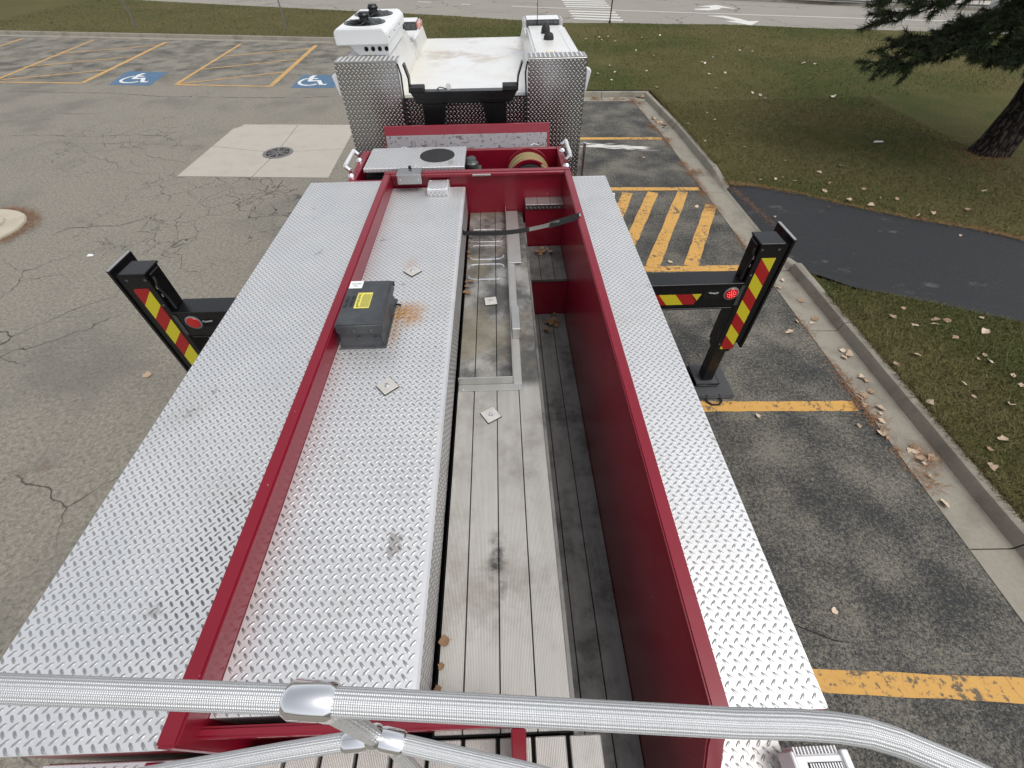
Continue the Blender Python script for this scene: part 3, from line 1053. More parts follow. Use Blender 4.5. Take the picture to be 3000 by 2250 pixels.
for yy in np.arange(1.6, 15, .035):
    k = .5 + .5 * math.sin(yy * 2.3) + .6 * math.sin(yy * 5.7 + 1)
    clump(4.05 - (.08 if yy > 12 else 0), yy, .004, .022 + .02 * max(0, k), .04, int(max(0, 1 + 6 * k)))
for x_, y_, n_ in ((4.12, 2.1, 130), (4.28, 2.35, 160), (4.05, 2.85, 170), (4.0, 3.05, 120), (4.05, 9.45, 260), (4.0, 9.9, 190), (3.95, 12.4, 260), (4.2, 12.6, 200), (4.05, 11.4, 220), (4.0, 8.4, 160),
                   (3.95, 7.9, 120), (3.5, 14.75, 200), (2.9, 14.8, 220), (3.9, 14.5, 200), (4.1, 14.3, 150), (4.3, 9.5, 80), (4.15, 9.52, 120)):
    clump(x_, y_, .008, .07, .1, n_ * 2 // 3)
for i in range(len(PATH_FAR) - 3):
    (xa, ya), (xb, yb) = PATH_FAR[i], PATH_FAR[i + 1]
    for t in np.linspace(0, 1, 22):
        clump(xa + (xb - xa) * t, ya + (yb - ya) * t, .08, .05, .05, 8)
for t in np.linspace(0, 1, 60):
    clump(4.6 + .2 * t, 8.6 - 1.6 * t, .04, .05, .08, 4)
    clump(-9.75 + 1.0 * math.cos(1.5 - 3 * t), 7.72 + .86 * math.sin(1.5 - 3 * t), .012, .1, .07, 34)
for _ in range(2600):
    r, t = abs(random.gauss(0, .9)) + .25, random.uniform(0, 6.28)
    pts.append((10.5 + r * math.cos(t), 9.8 + r * math.sin(t), .125 + random.uniform(0, .02)))
for xx in np.arange(-20, -3, .3):
    clump(xx, kerb_left_back(xx) - .62, .012, .15, .05, int(max(0, 12 * math.sin(xx * 1.7) + 4)))
V, F_ = litter(pts)
stuff(arrays_object('pine_needles', V, F_, 'pine_litter'), 'rust brown pine needles drifted along the gutter and path edges', 'needles')


# ------------------------------------------------------------------ fallen leaves, one object each
def leaf_mesh(k):
    r_ = random.Random(k)
    b = MB()
    L, W = .5, .4 + .14 * r_.random()
    cu, tw = r_.uniform(-.1, .55), r_.uniform(-.45, .45)
    prof = [(-.5, .04), (-.42, .45), (-.28, .82), (-.08, 1.0), (.12, .9), (.3, .6), (.42, .3), (.52, .02)]
    vs, fs = [], []
    for (u, wv) in prof:
        for sgn in (-1, 0, 1):
            jag = r_.uniform(.62, 1.18)
            y = sgn * wv * W * jag
            vs.append((u + r_.uniform(-.035, .035), y + r_.uniform(-.02, .02), cu * y * y * 3.0 + cu * u * u * .9 + tw * y * u + r_.uniform(-.03, .03)))
    for i in range(len(prof) - 1):
        for j in (0, 1):
            p = i * 3 + j
            fs.append((p, p + 3, p + 4, p + 1))
    b.add(vs, fs)
    b.add([(-.5, .012, .01), (-.5, -.012, .01), (-.78, -.008, .06), (-.78, .008, .06)], [(0, 1, 2, 3)])
    me = bpy.data.meshes.new('fallen_leaf')
    me.from_pydata(b.v, [], b.f)
    me.polygons.foreach_set('use_smooth', [True] * len(me.polygons))
    return me


LEAF = {}
for mat in ('dry_leaf', 'white_leaf', 'brown_leaf'):
    LEAF[mat] = []
    for k in range(9):
        me = leaf_mesh(k * 7 + len(LEAF))
        me.materials.append(M[mat])
        LEAF[mat].append(me)


def leaf(x, y, z, size, mat, label, group, parent=None):
    o = bpy.data.objects.new('fallen_leaf', random.choice(LEAF[mat]))
    C.objects.link(o)
    o.location = (x, y, z + .006)
    s_ = size * random.uniform(.6, 1.25)
    o.scale = (s_, s_, s_)
    o.rotation_euler = (random.uniform(-.35, .35), random.uniform(-.35, .35), random.uniform(0, 6.28))
    tag(o, label, 'leaf', group)
    return o


LAWN = [(4.285, 22.75), (4.3, 22.25), (4.8, 21.96), (5.99, 22.3), (6.83, 22.8), (5.26, 20.25), (5.65, 19.17), (3.86, 17.94), (3.27, 17.0), (3.59, 16.25), (4.92, 17.24), (4.69, 16.5), (5.93, 17.6),
        (7.1, 18.28), (7.09, 18.04), (7.72, 18.9), (6.85, 16.7), (8.41, 19.54), (9.06, 19.9), (9.45, 19.7), (8.13, 18), (8.05, 17.56), (7.4, 16.8), (4.8, 15.35), (6.48, 15.07), (7.37, 14.54), (7.5, 14.3),
        (7.5, 13.97), (8.26, 15.17), (11.26, 21.97), (10.64, 19.17), (10.48, 18.6), (10.39, 17.7), (10.76, 17.66), (3.88, 17.2), (3.67, 22.37), (4.65, 22.76), (9.4, 13.96), (10.7, 16.7), (6.51, 15.1)]
for x, y in LAWN:
    leaf(x, y, .135, .105, 'white_leaf', 'small whitish leaf lying far out on the lawn', 'leaves scattered on the far lawn')
MID = [(5.545, 10.46), (5.57, 9.76), (6.1, 9.65), (5.85, 8.67), (5.67, 8.83), (5.5, 8.75), (6.42, 8.49), (6.54, 9.05), (7.03, 7.82), (7.34, 7.78), (6.46, 7.81), (6.97, 8.22), (9.14, 8.0), (8.86, 8.53),
       (5.53, 11.33), (4.79, 10.9), (5.5, 12.34), (4.73, 12.08), (5.5, 12.88), (5.2, 8.75), (6.75, 7.6), (7.6, 7.2), (8.3, 7.3), (6.2, 8.2), (7.1, 9.3)]
for x, y in MID:
    leaf(x, y, .13, .088, 'dry_leaf', 'pale dry leaf lying on the grass above the footpath', 'leaves on the grass above the footpath')
NEAR = [(5.16, 4.42), (5.35, 4.26), (5.68, 4.34), (5.62, 4.27), (5.82, 4.32), (6.13, 4.07), (5.69, 3.99), (5.81, 3.66), (5.79, 3.55), (5.7, 3.61), (5.89, 3.32), (5.86, 3.17), (5.23, 3.22), (5.2, 3.02),
        (4.66, 2.96), (5.06, 2.44), (4.85, 2.34), (4.7, 2.13), (4.65, 3.55), (6.3, 4.35), (5.42, 4.6), (5.0, 3.7), (5.5, 2.9)]
for x, y in NEAR:
    leaf(x, y, .135, .088, 'dry_leaf', 'curled tan leaf on the grass below the footpath', 'leaves on the grass below the footpath')
GUT = [(4.3, 3.95), (4.25, 3.82), (4.33, 3.86), (4.27, 3.47), (4.3, 3.42), (4.25, 3.26), (4.26, 3.23), (4.14, 3.19), (4.07, 3.06), (4.21, 3.0), (4.17, 2.93), (4.11, 2.82), (4.02, 2.65), (4.05, 2.6),
       (4.07, 2.45), (4.26, 2.47), (4.19, 2.43), (4.24, 2.39), (4.22, 2.32), (4.22, 2.27), (4.34, 2.34), (4.18, 2.12), (4.12, 1.83), (4.08, 3.16), (4.27, 5.0), (4.26, 4.57), (4.18, 4.5), (4.23, 5.5), (4.1, 5.3)]
for x, y in GUT:
    leaf(x, y, .008, .088, 'dry_leaf', 'tan leaf lying in the concrete gutter beside the stalls', 'leaves in the near gutter')
for x, y in ((2.79, 14.85), (3.35, 14.74), (3.7, 14.78), (4.17, 14.9), (4.27, 14.83), (2.88, 15.0), (4.2, 12.6), (4.28, 12.45), (4.22, 12.3), (4.15, 12.75), (4.3, 12.2), (4.1, 12.9)):
    leaf(x, y, .01, .14, 'dry_leaf', 'tan leaf drifted into the far corner gutter', 'leaves in the far gutter')
for x, y, lab in ((3.836, 2.77, 'tan leaf alone on dark asphalt near the nearest full stall line end'), (3.25, 10.36, 'pale leaf on the asphalt beyond the hatched aisle'), (3.7, 7.95, 'pale leaf beside the rightmost hatch stripe'),
                  (2.68, 6.09, 'pale leaf between two hatch stripes near their lower ends'), (2.79, 2.95, 'tan leaf just below the yellow line beside the outrigger pad'), (3.79, 4.32, 'small leaf on asphalt right of the outrigger jack'),
                  (3.99, 4.54, 'leaf at the asphalt edge beyond the outrigger jack'), (-4.47, 3.89, 'orange tan leaf alone on the asphalt beside the left outrigger'), (2.6, .95, 'pale leaf at the bottom right on the asphalt below the rail')):
    leaf(x, y, .004, .09, 'dry_leaf', lab, None)
for x, y in ((6.03, 7.63), (4.88, 7.33), (7.66, 6.53), (7.38, 7.19)):
    leaf(x, y, .07, .09, 'dry_leaf', 'dry leaf lying on the black footpath', 'leaves on the footpath')

# scraps of litter
def scrap(name, x, y, z, l, wd, label, cat):
    b = MB().hexa([(x - l, y - wd, z), (x + l, y - wd * .6, z), (x + l * .8, y + wd, z), (x - l * .9, y + wd * .8, z), (x - l * .9, y - wd * .8, z + .02), (x + l * .8, y - wd * .4, z + .028), (x + l * .6, y + wd * .7, z + .022), (x - l * .7, y + wd * .6, z + .03)])
    return tag(b.build(name, 'sticker_white', bevel=.004, smooth=True), label, cat)


scrap('paper_scrap', 8.67, 10.57, .13, .12, .03, 'white scrap of paper on the lawn near the tree', 'paper')
scrap('paper_scrap', -6.93, 6.77, .003, .05, .03, 'small white scrap on the open asphalt near the island', 'paper')


# ------------------------------------------------------------------ sign posts
def channel_post(x, y, lean, label):
    t = thing('sign_post', label, 'post', (x, y, .11), 'sign posts on the far lawn')
    b = MB()
    prof = [(-.03, -.016), (-.018, -.016), (-.012, .012), (.012, .012), (.018, -.016), (.03, -.016), (.03, -.010), (.022, -.010), (.016, .018), (-.016, .018), (-.022, -.010), (-.03, -.010)]
    k = len(prof)
    vs = [(x + p[0], y + p[1], .1) for p in prof] + [(x + p[0] + lean[0], y + p[1] + lean[1], 2.3) for p in prof]
    b.add(vs, [(i, (i + 1) % k, (i + 1) % k + k, i + k) for i in range(k)])
    b.build('channel', 'galvanised', t)
    for i in range(3):
        zz = .5 + i * .6
        MB().box(x - .012 + lean[0] * zz / 2.3, x + .012 + lean[0] * zz / 2.3, y - .02 + lean[1] * zz / 2.3, y - .012 + lean[1] * zz / 2.3, zz, zz + .02).build('bolt', 'chrome', t)


channel_post(-17.37, 27.6, (-.12, .02), 'leftmost grey steel sign post standing on the far lawn strip')
channel_post(-9.67, 26.13, (-.02, .03), 'grey steel sign post on the far lawn left of the air conditioner')
b = MB().tube([(5.33, 26.1, .1), (5.34, 26.1, 1.2), (5.36, 26.1, 2.6)], .028, 8)
b.tube([(5.33, 26.1, .1), (5.33, 26.1, .2)], .05, 8)
tag(b.build('marker_post', 'black_paint'), 'thin black post at the lawn edge in front of the crosswalk', 'post')

# ------------------------------------------------------------------ pine tree at the right
TX, TY = 10.62, 9.85
tree = thing('pine_tree', 'dark forked pine tree with drooping boughs at the right edge', 'tree', (TX, TY, .1))
b = MB()
b.tube([(TX - .02, TY, .05), (TX, TY, .35), (TX + .04, TY, 1.0), (TX - .02, TY + .05, 2.2), (TX - .1, TY + .1, 4.5), (TX - .05, TY, 7), (TX, TY, 9.5)], [.34, .26, .22, .2, .18, .12, .04], 14)
b.tube([(TX + .18, TY - .05, .05), (TX + .26, TY - .05, .5), (TX + .42, TY - .08, 1.2), (TX + .75, TY - .1, 2.6), (TX + 1.0, TY - .1, 4.6), (TX + 1.1, TY, 7.5)], [.28, .2, .17, .15, .12, .04], 12)
b.build('trunk', 'bark', tree, smooth=True)


def bough(root, pts, r0, parent):
    """curved limb with side twigs; returns twig tips for the needle tufts"""
    bb = MB()
    n_ = len(pts)
    bb.tube(pts, [r0 * (1 - .8 * i / (n_ - 1)) for i in range(n_)], 7)
    tufts = []
    P = [Vector(p) for p in pts]
    for i in range(n_ - 1):
        seg = P[i + 1] - P[i]
        for k in range(11):
            t = (k + random.random()) / 11
            frac = (i + t) / (n_ - 1)
            if frac < .22:
                continue
            p = P[i] + seg * t
            side = seg.cross(Vector((0, 0, 1))).normalized() * random.choice((-1, 1))
            d = (seg.normalized() * random.uniform(.5, 1.1) + side * random.uniform(.25, 1.0) + Vector((0, 0, random.uniform(-.45, .3)))).normalized()
            L = random.uniform(.3, .75) * (1.15 - .5 * frac)
            q = p + d * L * .6 + Vector((0, 0, -.03))
            e = q + d * L * .4 + Vector((0, 0, random.uniform(-.02, .1)))
            bb.tube([p, q, e], [.012, .008, .004], 5, cap=False)
            tufts.append((p.lerp(q, .5), q, e))
    return bb, tufts


boughs = [  # the ones the picture shows: drooping towards the lot
    [(TX - .15, TY, 2.9), (9.6, 9.8, 2.75), (8.7, 9.75, 2.35), (7.9, 9.8, 2.0), (7.15, 9.9, 1.78)],
    [(TX - .15, TY + .1, 3.1), (9.7, 10.1, 2.75), (9.0, 10.2, 2.35), (8.3, 10.2, 2.1), (7.6, 10.1, 2.05)],
    [(TX - .15, TY, 3.4), (9.6, 9.7, 3.2), (8.6, 9.7, 2.9), (7.7, 9.8, 2.65), (6.95, 9.9, 2.45)],
    [(TX - .1, TY - .2, 2.6), (10.0, 9.4, 2.35), (9.4, 9.2, 2.1), (8.9, 9.2, 1.95)],
    [(TX, TY - .2, 2.5), (10.3, 9.3, 2.3), (9.9, 8.8, 2.1), (9.6, 8.5, 2.0)],
    [(TX, TY + .1, 2.8), (10.2, 10.3, 2.5), (9.8, 10.8, 2.25), (9.3, 11.1, 2.1)],
    [(TX - .1, TY, 2.7), (9.9, 9.9, 2.5), (9.1, 9.9, 2.15), (8.4, 9.9, 1.9), (7.8, 9.9, 1.75)],
    [(TX - .1, TY, 2.9), (9.9, 10.4, 2.6), (9.3, 10.5, 2.3), (8.7, 10.4, 2.1)],
    [(TX - .1, TY, 2.5), (10.2, 9.7, 2.3), (9.6, 9.7, 2.1), (9.1, 9.6, 1.9)],
    [(TX - .1, TY, 3.0), (10.0, 9.6, 2.8), (9.2, 9.5, 2.5), (8.5, 9.5, 2.25)],
    [(TX + .1, TY - .1, 2.7), (10.4, 9.5, 2.2), (10.0, 9.5, 2.0), (9.7, 9.6, 1.95)],
    [(TX - .1, TY, 3.9), (9.7, 9.9, 3.6), (8.8, 10.0, 3.2), (7.6, 10.1, 2.85), (6.9, 10.1, 2.7)],
]
for i in range(34):     # the rest of the crown overhead
    zz = 3.4 + i * .17
    t = i * 2.4
    R_ = 3.3 * (1 - (zz - 3) / 8.5) + .5
    bx = TX + (0.5 if i % 3 == 0 else 0)
    boughs.append([(bx, TY, zz), (bx + R_ * .4 * math.cos(t), TY + R_ * .4 * math.sin(t), zz - .05), (bx + R_ * .75 * math.cos(t), TY + R_ * .75 * math.sin(t), zz - .3), (bx + R_ * math.cos(t), TY + R_ * math.sin(t), zz - .55)])
allV, allF, off = [], [], 0
bw = MB()
for bi, pts_ in enumerate(boughs):
    bb, tufts = bough(tree, pts_, .05 if bi < 12 else .06, tree)
    o0 = len(bw.v)
    bw.v += bb.v
    bw.f += [tuple(i + o0 for i in f) for f in bb.f]
    bw.m += bb.m
    per = 150 if bi < 12 else 70
    for (a, q, e) in tufts:
        n_ = per
        t = rng.uniform(0, 1, n_)
        base = np.where(t[:, None] < .5, np.array(a) + (np.array(q) - np.array(a)) * (t[:, None] * 2), np.array(q) + (np.array(e) - np.array(q)) * (t[:, None] * 2 - 1))
        ax = np.array((e - a).normalized())
        d = rng.normal(0, 1, (n_, 3)) * .75 + ax * .9
        d /= np.linalg.norm(d, axis=1)[:, None]
        L = rng.uniform(.08, .17, n_)[:, None] * (1 if bi < 12 else 1.5)
        sd_ = np.cross(d, rng.normal(0, 1, (n_, 3)))
        sd_ /= np.linalg.norm(sd_, axis=1)[:, None]
        wdt = .0072 if bi < 12 else .013
        V = np.stack([base - sd_ * wdt, base + sd_ * wdt, base + d * L], 1).reshape(-1, 3)
        allV.append(V)
        allF.append(np.arange(n_ * 3).reshape(-1, 3) + off)
        off += n_ * 3
bw.build('limbs', 'bark', tree, smooth=True)
cr = arrays_object('crown', np.concatenate(allV), np.concatenate(allF), 'pine_needle', tree)

# ------------------------------------------------------------------ car passing at the far right
CX, CY = 22.95, 24.35
car = thing('passing_car', 'silver car on the road at the far right edge behind the tree', 'car', (CX + 2.2, CY + .7, 0))
cd = Vector((1, -.33, 0)).normalized()
cs_ = Vector((.33, 1, 0)).normalized()


def cp(l, s_, z):
    p = Vector((CX, CY, 0)) + cd * l + cs_ * s_
    return (p.x, p.y, z)


def car_prism(b, prof, s0, s1, m=0, inset=0):
    k = len(prof)
    vs = [cp(l, s0, z) for l, z in prof] + [cp(l, s1, z) for l, z in prof]
    b.add(vs, [tuple(range(k))[::-1], tuple(range(k, 2 * k))] + [(i, (i + 1) % k, (i + 1) % k + k, i + k) for i in range(k)], m)


b = MB()
car_prism(b, [(-.45, .3), (-.48, .55), (-.4, .72), (.5, .86), (1.0, .92), (3.5, .95), (4.0, .9), (4.05, .4), (3.9, .25), (-.3, .22)], 0, 1.75)
b.build('body', 'car_silver', car, bevel=.06, seg=2, smooth=True)
b = MB()
car_prism(b, [(.85, .9), (1.55, 1.38), (3.0, 1.42), (3.7, .93)], .14, 1.61)
b.build('cabin', 'car_glass', car, bevel=.05, seg=2, smooth=True)
b = MB()
car_prism(b, [(1.5, 1.36), (1.62, 1.43), (2.9, 1.46), (3.05, 1.41)], .2, 1.55)
b.build('roof', 'car_silver', car, bevel=.02, smooth=True)
for l in (.25, 3.05):
    for s_ in (-.03, 1.58):
        b = MB()
        o0 = len(b.v)
        k = 20
        for (rr_, ss) in ((.2, s_), (.32, s_), (.33, s_ + .1), (.32, s_ + .2), (.2, s_ + .2)):
            for i in range(k):
                t = 2 * math.pi * i / k
                b.v.append(cp(l + rr_ * math.cos(t), ss, .33 + rr_ * math.sin(t)))
        for i in range(4):
            for j in range(k):
                b.f.append((i * k + j, i * k + (j + 1) % k, (i + 1) * k + (j + 1) % k, (i + 1) * k + j))
                b.m.append(0)
        wh = b.build('wheel', 'black_rubber', car, smooth=True)
        b = MB()
        vs = [cp(l + .2 * math.cos(2 * math.pi * i / 16), s_ + .02, .33 + .2 * math.sin(2 * math.pi * i / 16)) for i in range(16)] + [cp(l + .2 * math.cos(2 * math.pi * i / 16), s_ + .18, .33 + .2 * math.sin(2 * math.pi * i / 16)) for i in range(16)]
        b.add(vs, [tuple(range(16)), tuple(range(16, 32))[::-1]])
        b.build('rim', 'galvanised', wh)
for s_ in (.12, 1.3):
    b = MB()
    car_prism(b, [(-.5, .56), (-.5, .68), (-.36, .74), (-.3, .6)], s_, s_ + .34)
    b.build('headlight', 'clear_lens', car, bevel=.01)


# ================================================================== THE FIRE TRUCK
ZD = 2.337                    # catwalk
ZR = 2.39                     # hose bed rail
ZC = 2.28                     # raised tread box in the bed
ZF = 2.035                    # slatted bed floor
ZT = 1.41                     # trough floor
truck = thing('fire_truck', 'red and white ladder fire truck with tread plate decks and extended outriggers', 'fire truck', (-.355, 4.0, 0))


def part(b, name, mat, parent=None, **k):
    return b.build(name, mat, parent or truck, **k)


# --- body below the decks
b = MB()
b.box(-1.6, -1.0, .11, 3.79, .55, ZD - .012)
b.box(.60, .89, .11, 3.79, .55, ZD - .012)
b.box(-1.0, .60, .2, 3.79, .5, 1.34)
part(b, 'body_side', 'red_paint', bevel=.006)
for (x0, x1) in ((-1.575, -1.0), (.60, .87)):
    b = MB().box(x0, x1, -.75, .095, .6, 1.985)
    part(b, 'rear_body', 'red_paint', bevel=.006)
part(MB().box(-1.0, .6, 3.8, 8.3, .45, .75).box(-1.0, .6, -.7, 3.8, .42, .49), 'chassis', 'black_paint')
for y_ in (6.6, 1.4, .1):
    for x_ in (-1.62, .62):
        b = MB().lathe([(.3, 0), (.5, .02), (.53, .08), (.53, .22), (.5, .29), (.3, .3)], (x_, y_ + .3 if y_ < 1 else y_, .53), 'x', 24)
        wh = part(b, 'wheel', 'black_rubber', smooth=True)
        MB().lathe([(.28, .03), (.26, .06), (.1, .05), (.1, .27), (.28, .27)], (x_, y_ + .3 if y_ < 1 else y_, .53), 'x', 20).build('rim', 'galvanised', wh, smooth=True)

# --- catwalks
b = MB().box(-1.605, -.979, .097, 3.80, ZD - .03, ZD)
cw = part(b, 'catwalk', 'tread_plate', bevel=.005, seg=2, smooth=True)
cw['label'] = 'wide bright tread plate walkway on the left side'
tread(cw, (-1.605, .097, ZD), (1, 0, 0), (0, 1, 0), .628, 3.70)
b = MB().box(.594, .895, .13, 3.795, ZD - .03, ZD)
cw = part(b, 'catwalk', 'tread_plate', bevel=.005, seg=2, smooth=True)
cw['label'] = 'narrow bright tread plate walkway on the right side'
tread(cw, (.594, .13, ZD), (1, 0, 0), (0, 1, 0), .30, 3.66)
b = MB().box(-1.57, -.985, -.75, .092, 1.99, 2.003)
cw = part(b, 'rear_step', 'tread_plate', bevel=.003)
tread(cw, (-1.57, -.4, 2.003), (1, 0, 0), (0, 1, 0), .58, .49)
b = MB().box(.598, .872, -.75, .125, 1.99, 2.003)
cw = part(b, 'rear_step', 'tread_plate', bevel=.003)
tread(cw, (.60, -.4, 2.003), (1, 0, 0), (0, 1, 0), .27, .52)
part(MB().box(-1.205, -1.165, -.75, .085, 2.004, 2.05), 'step_rib', 'red_paint', bevel=.004)

# --- hose bed walls
b = MB().box(-.977, -.918, .097, 3.80, 1.9, ZR)
part(b, 'bed_wall', 'red_paint', bevel=.007, seg=2, smooth=True)
prof = [(.115, ZR), (3.80, ZR), (3.80, 1.36), (-.75, 1.36), (-.75, 1.8), (-.13, 1.98), (.06, 2.27)]
b = MB().prism(prof, 'x', .5385, .592)
part(b, 'bed_wall', 'red_paint', bevel=.006, seg=2, smooth=True)
b = MB().box(-.977, .592, 3.801, 3.862, 1.4, ZR)
fwall = part(b, 'front_wall', 'red_paint', bevel=.006, seg=2, smooth=True)
MB().box(-.915, .537, 3.772, 3.7995, ZR - .028, ZR - .002).build('lip', 'red_paint', fwall, bevel=.004)
MB().box(-.235, -.08, 3.765, 3.7715, ZR - .022, ZR - .006).build('scraped_patch', 'worn_aluminium', fwall, bevel=.002)
part(MB().box(.19, .205, -.75, 3.66, ZT, ZF - .031), 'trough_wall', 'grimy_plank')
part(MB().box(-.918, .538, -.75, 3.80, 1.345, ZT - .032), 'bed_pan', 'void')

# --- raised tread box
b = MB().prism([(-.916, ZC), (-.308, ZC), (-.300, ZC - .008), (-.300, ZF + .004), (-.916, ZF + .004)], 'y', .17, 3.775)
tb = part(b, 'tread_box', 'tread_plate')
tread(tb, (-.914, .17, ZC), (1, 0, 0), (0, 1, 0), .604, 3.60, skip=lambda a, q: (.015 < a < .265 and 1.585 < q < 2.03) or (.30 < a < .49 and 3.42 < q < 3.60))
tread(tb, (-.300, .17, ZF + .012), (0, 1, 0), (0, 0, 1), 3.60, .23)

# --- slatted bed floor
edges = [-.281, -.186, -.0575, .0675, .1885]
fl = part(MB().box(-.29, .19, .12, 3.80, ZF - .05, ZF - .028), 'bed_floor', 'void')
for a, c_ in zip(edges[:-1], edges[1:]):
    MB().box(a + .0022, c_ - .0022, .125, 3.80, ZF - .0275, ZF).build('plank', 'plank_aluminium', fl, bevel=.0015)
rf = part(MB().box(-.914, .19, -.75, .114, ZF - .06, ZF - .04), 'rear_floor', 'void')
for i in range(-2, 8):
    x0 = -.649 + .1165 * i
    MB().box(max(-.912, x0 + .007), x0 + .1165 - .007, -.75, .112, ZF - .039, ZF - .006).build('plank', 'plank_aluminium', rf, bevel=.003)
tf = part(MB().box(.205, .538, -.75, 3.12, ZT - .031, ZT - .022), 'trough_floor', 'void')
for a, c_ in ((.206, .298), (.298, .418), (.418, .538)):
    MB().box(a + .002, c_ - .002, -.75, 3.115, ZT - .0215, ZT).build('plank', 'grimy_plank', tf, bevel=.0015)
# two stepped shelves at the front end of the trough
st = part(MB().box(.205, .538, 3.122, 3.64, ZT - .02, 1.752), 'trough_step', 'red_paint')
for a, c_ in ((.207, .318), (.318, .433), (.433, .5375)):
    MB().box(a + .0015, c_ - .0015, 3.112, 3.645, 1.753, 1.778).build('plank', 'grimy_plank', st, bevel=.002)
st = part(MB().box(.207, .538, 3.66, 3.80, 1.6, 2.138), 'trough_step', 'red_paint')
for a, c_ in ((.207, .312), (.312, .424), (.424, .5375)):
    MB().box(a + .0015, c_ - .0015, 3.655, 3.80, 2.139, 2.163).build('plank', 'worn_aluminium', st, bevel=.002)
nose = MB().box(.207, .537, 3.648, 3.6545, 2.127, 2.1625).build('nosing', 'upright_tread', st)
tread(nose, (.210, 3.648, 2.128), (1, 0, 0), (0, 0, 1), .325, .034, 'tread_boss')

# angle irons and bracket on the floor
b = MB().box(-.276, .089, 1.652, 1.700, ZF + .0006, ZF + .006).box(-.276, .034, 1.7005, 1.706, ZF + .0006, ZF + .062)
part(b, 'stop_angle', 'worn_aluminium', bevel=.0015)
b = MB().box(.0405, .088, 1.7005, 3.79, ZF + .0006, ZF + .006).box(.0345, .040, 1.7065, 3.79, ZF + .0006, ZF + .062)
part(b, 'side_angle', 'bright_aluminium', bevel=.0015)
part(MB().box(.0415, .142, 2.945, 3.79, ZF + .0065, ZF + .014), 'cover_strip', 'bright_aluminium', bevel=.002)
b = MB().box(.044, .098, 2.085, 2.09, ZF + .0065, ZF + .085).box(.094, .098, 2.09, 2.40, ZF + .0065, ZF + .085).box(.044, .094, 2.09, 2.32, ZF + .079, ZF + .085)
part(b, 'box_bracket', 'worn_aluminium', bevel=.002)
for x_, y_ in ((.07, 1.67), (.066, 1.9), (.06, 2.5), (-.25, 1.665), (.096, 2.16)):
    part(MB().lathe([(.006, 0), (.006, .003), (.003, .0055)], (x_, y_, ZF + .0062), 'z', 8), 'rivet', 'worn_aluminium', smooth=True)
# burnished rings worn into the planks
for (ya, yb) in ((3.30, 3.50), (3.03, 3.24), (2.76, 2.96)):
    for (xa, xb, s_) in ((-.262, -.19, -1), (-.182, -.061, 0), (-.054, .008, 1)):
        for yy, sy in ((ya, 1), (yb, -1)):
            if s_ == 0:
                P = [(xa, yy), (xb, yy)]
            elif s_ < 0:
                P = [(xb, yy), (xa + .03, yy + .004 * sy), (xa + .008, yy + .018 * sy), (xa, yy + .05 * sy)]
            else:
                P = [(xa, yy), (xb - .03, yy + .004 * sy), (xb - .008, yy + .018 * sy), (xb, yy + .05 * sy)]
            part(MB().tube([(p[0], p[1], ZF - .0048) for p in P], .0085, 6), 'wear_mark', 'wear_metal', smooth=True)

# square washers with bolts
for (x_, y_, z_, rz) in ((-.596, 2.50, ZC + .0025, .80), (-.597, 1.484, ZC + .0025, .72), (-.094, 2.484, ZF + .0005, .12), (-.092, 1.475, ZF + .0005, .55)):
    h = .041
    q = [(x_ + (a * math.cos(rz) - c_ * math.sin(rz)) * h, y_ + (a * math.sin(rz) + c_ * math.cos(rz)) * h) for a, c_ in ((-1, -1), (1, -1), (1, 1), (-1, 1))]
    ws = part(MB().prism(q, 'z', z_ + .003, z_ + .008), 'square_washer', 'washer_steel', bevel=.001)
    MB().prism([(x_ + (p[0] - x_) * 1.07, y_ + (p[1] - y_) * 1.07) for p in q], 'z', z_, z_ + .0028).build('shadow_shim', 'black_rubber', ws)  # dark underplate added as the shadow outline round the washer
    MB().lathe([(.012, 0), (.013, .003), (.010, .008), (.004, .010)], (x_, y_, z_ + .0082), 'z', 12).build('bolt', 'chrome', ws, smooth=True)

# rear cross bar and divider post
b = MB().box(-.965, .005, .120, .150, 2.265, 2.30)
part(b, 'cross_bar', 'red_paint', bevel=.008, seg=3, smooth=True)
part(MB().box(-.915, .0, .135, .150, 2.02, 2.262), 'rear_panel', 'red_paint', bevel=.003)
for x_ in (-.76, -.69, -.45, -.25):
    part(MB().lathe([(.008, 0), (.008, -.004), (.004, -.007)], (x_, .1345, 2.215), 'y', 8), 'bolt', 'chrome', smooth=True)
b = MB().hexa([(-.02, .0, 2.06), (.024, .0, 2.06), (.024, .118, 2.06), (-.02, .118, 2.06), (-.02, .03, 2.20), (.024, .03, 2.20), (.024, .118, 2.295), (-.02, .118, 2.295)])
part(b, 'divider_end', 'red_paint', bevel=.004, seg=2, smooth=True)

# --- water fill box
b = MB().hexa([(-.896, 1.775, ZC + .001), (-.656, 1.775, ZC + .001), (-.656, 2.195, ZC + .001), (-.896, 2.195, ZC + .001),
               (-.876, 1.79, 2.40), (-.668, 1.79, 2.40), (-.668, 2.16, 2.40), (-.876, 2.16, 2.40)])
wb = part(b, 'water_fill_box', 'grey_plastic', bevel=.006, seg=2, smooth=True)
MB().box(-.898, -.648, 1.768, 2.2, ZC + .0005, ZC + .012).build('flange', 'grey_plastic', wb, bevel=.003)
MB().box(-.884, -.640, 1.763, 2.168, 2.385, 2.45).build('lid', 'grey_plastic', wb, bevel=.010, seg=3, smooth=True)
for x_, z_ in ((-.79, 2.41), (-.70, 2.412), (-.69, 2.345), (-.78, 2.35)):
    MB().lathe([(.012, 0), (.010, -.005), (.004, -.007)], (x_, 1.762 if z_ > 2.38 else 1.783, z_), 'y', 10).build('knob', 'grey_plastic', wb, smooth=True)
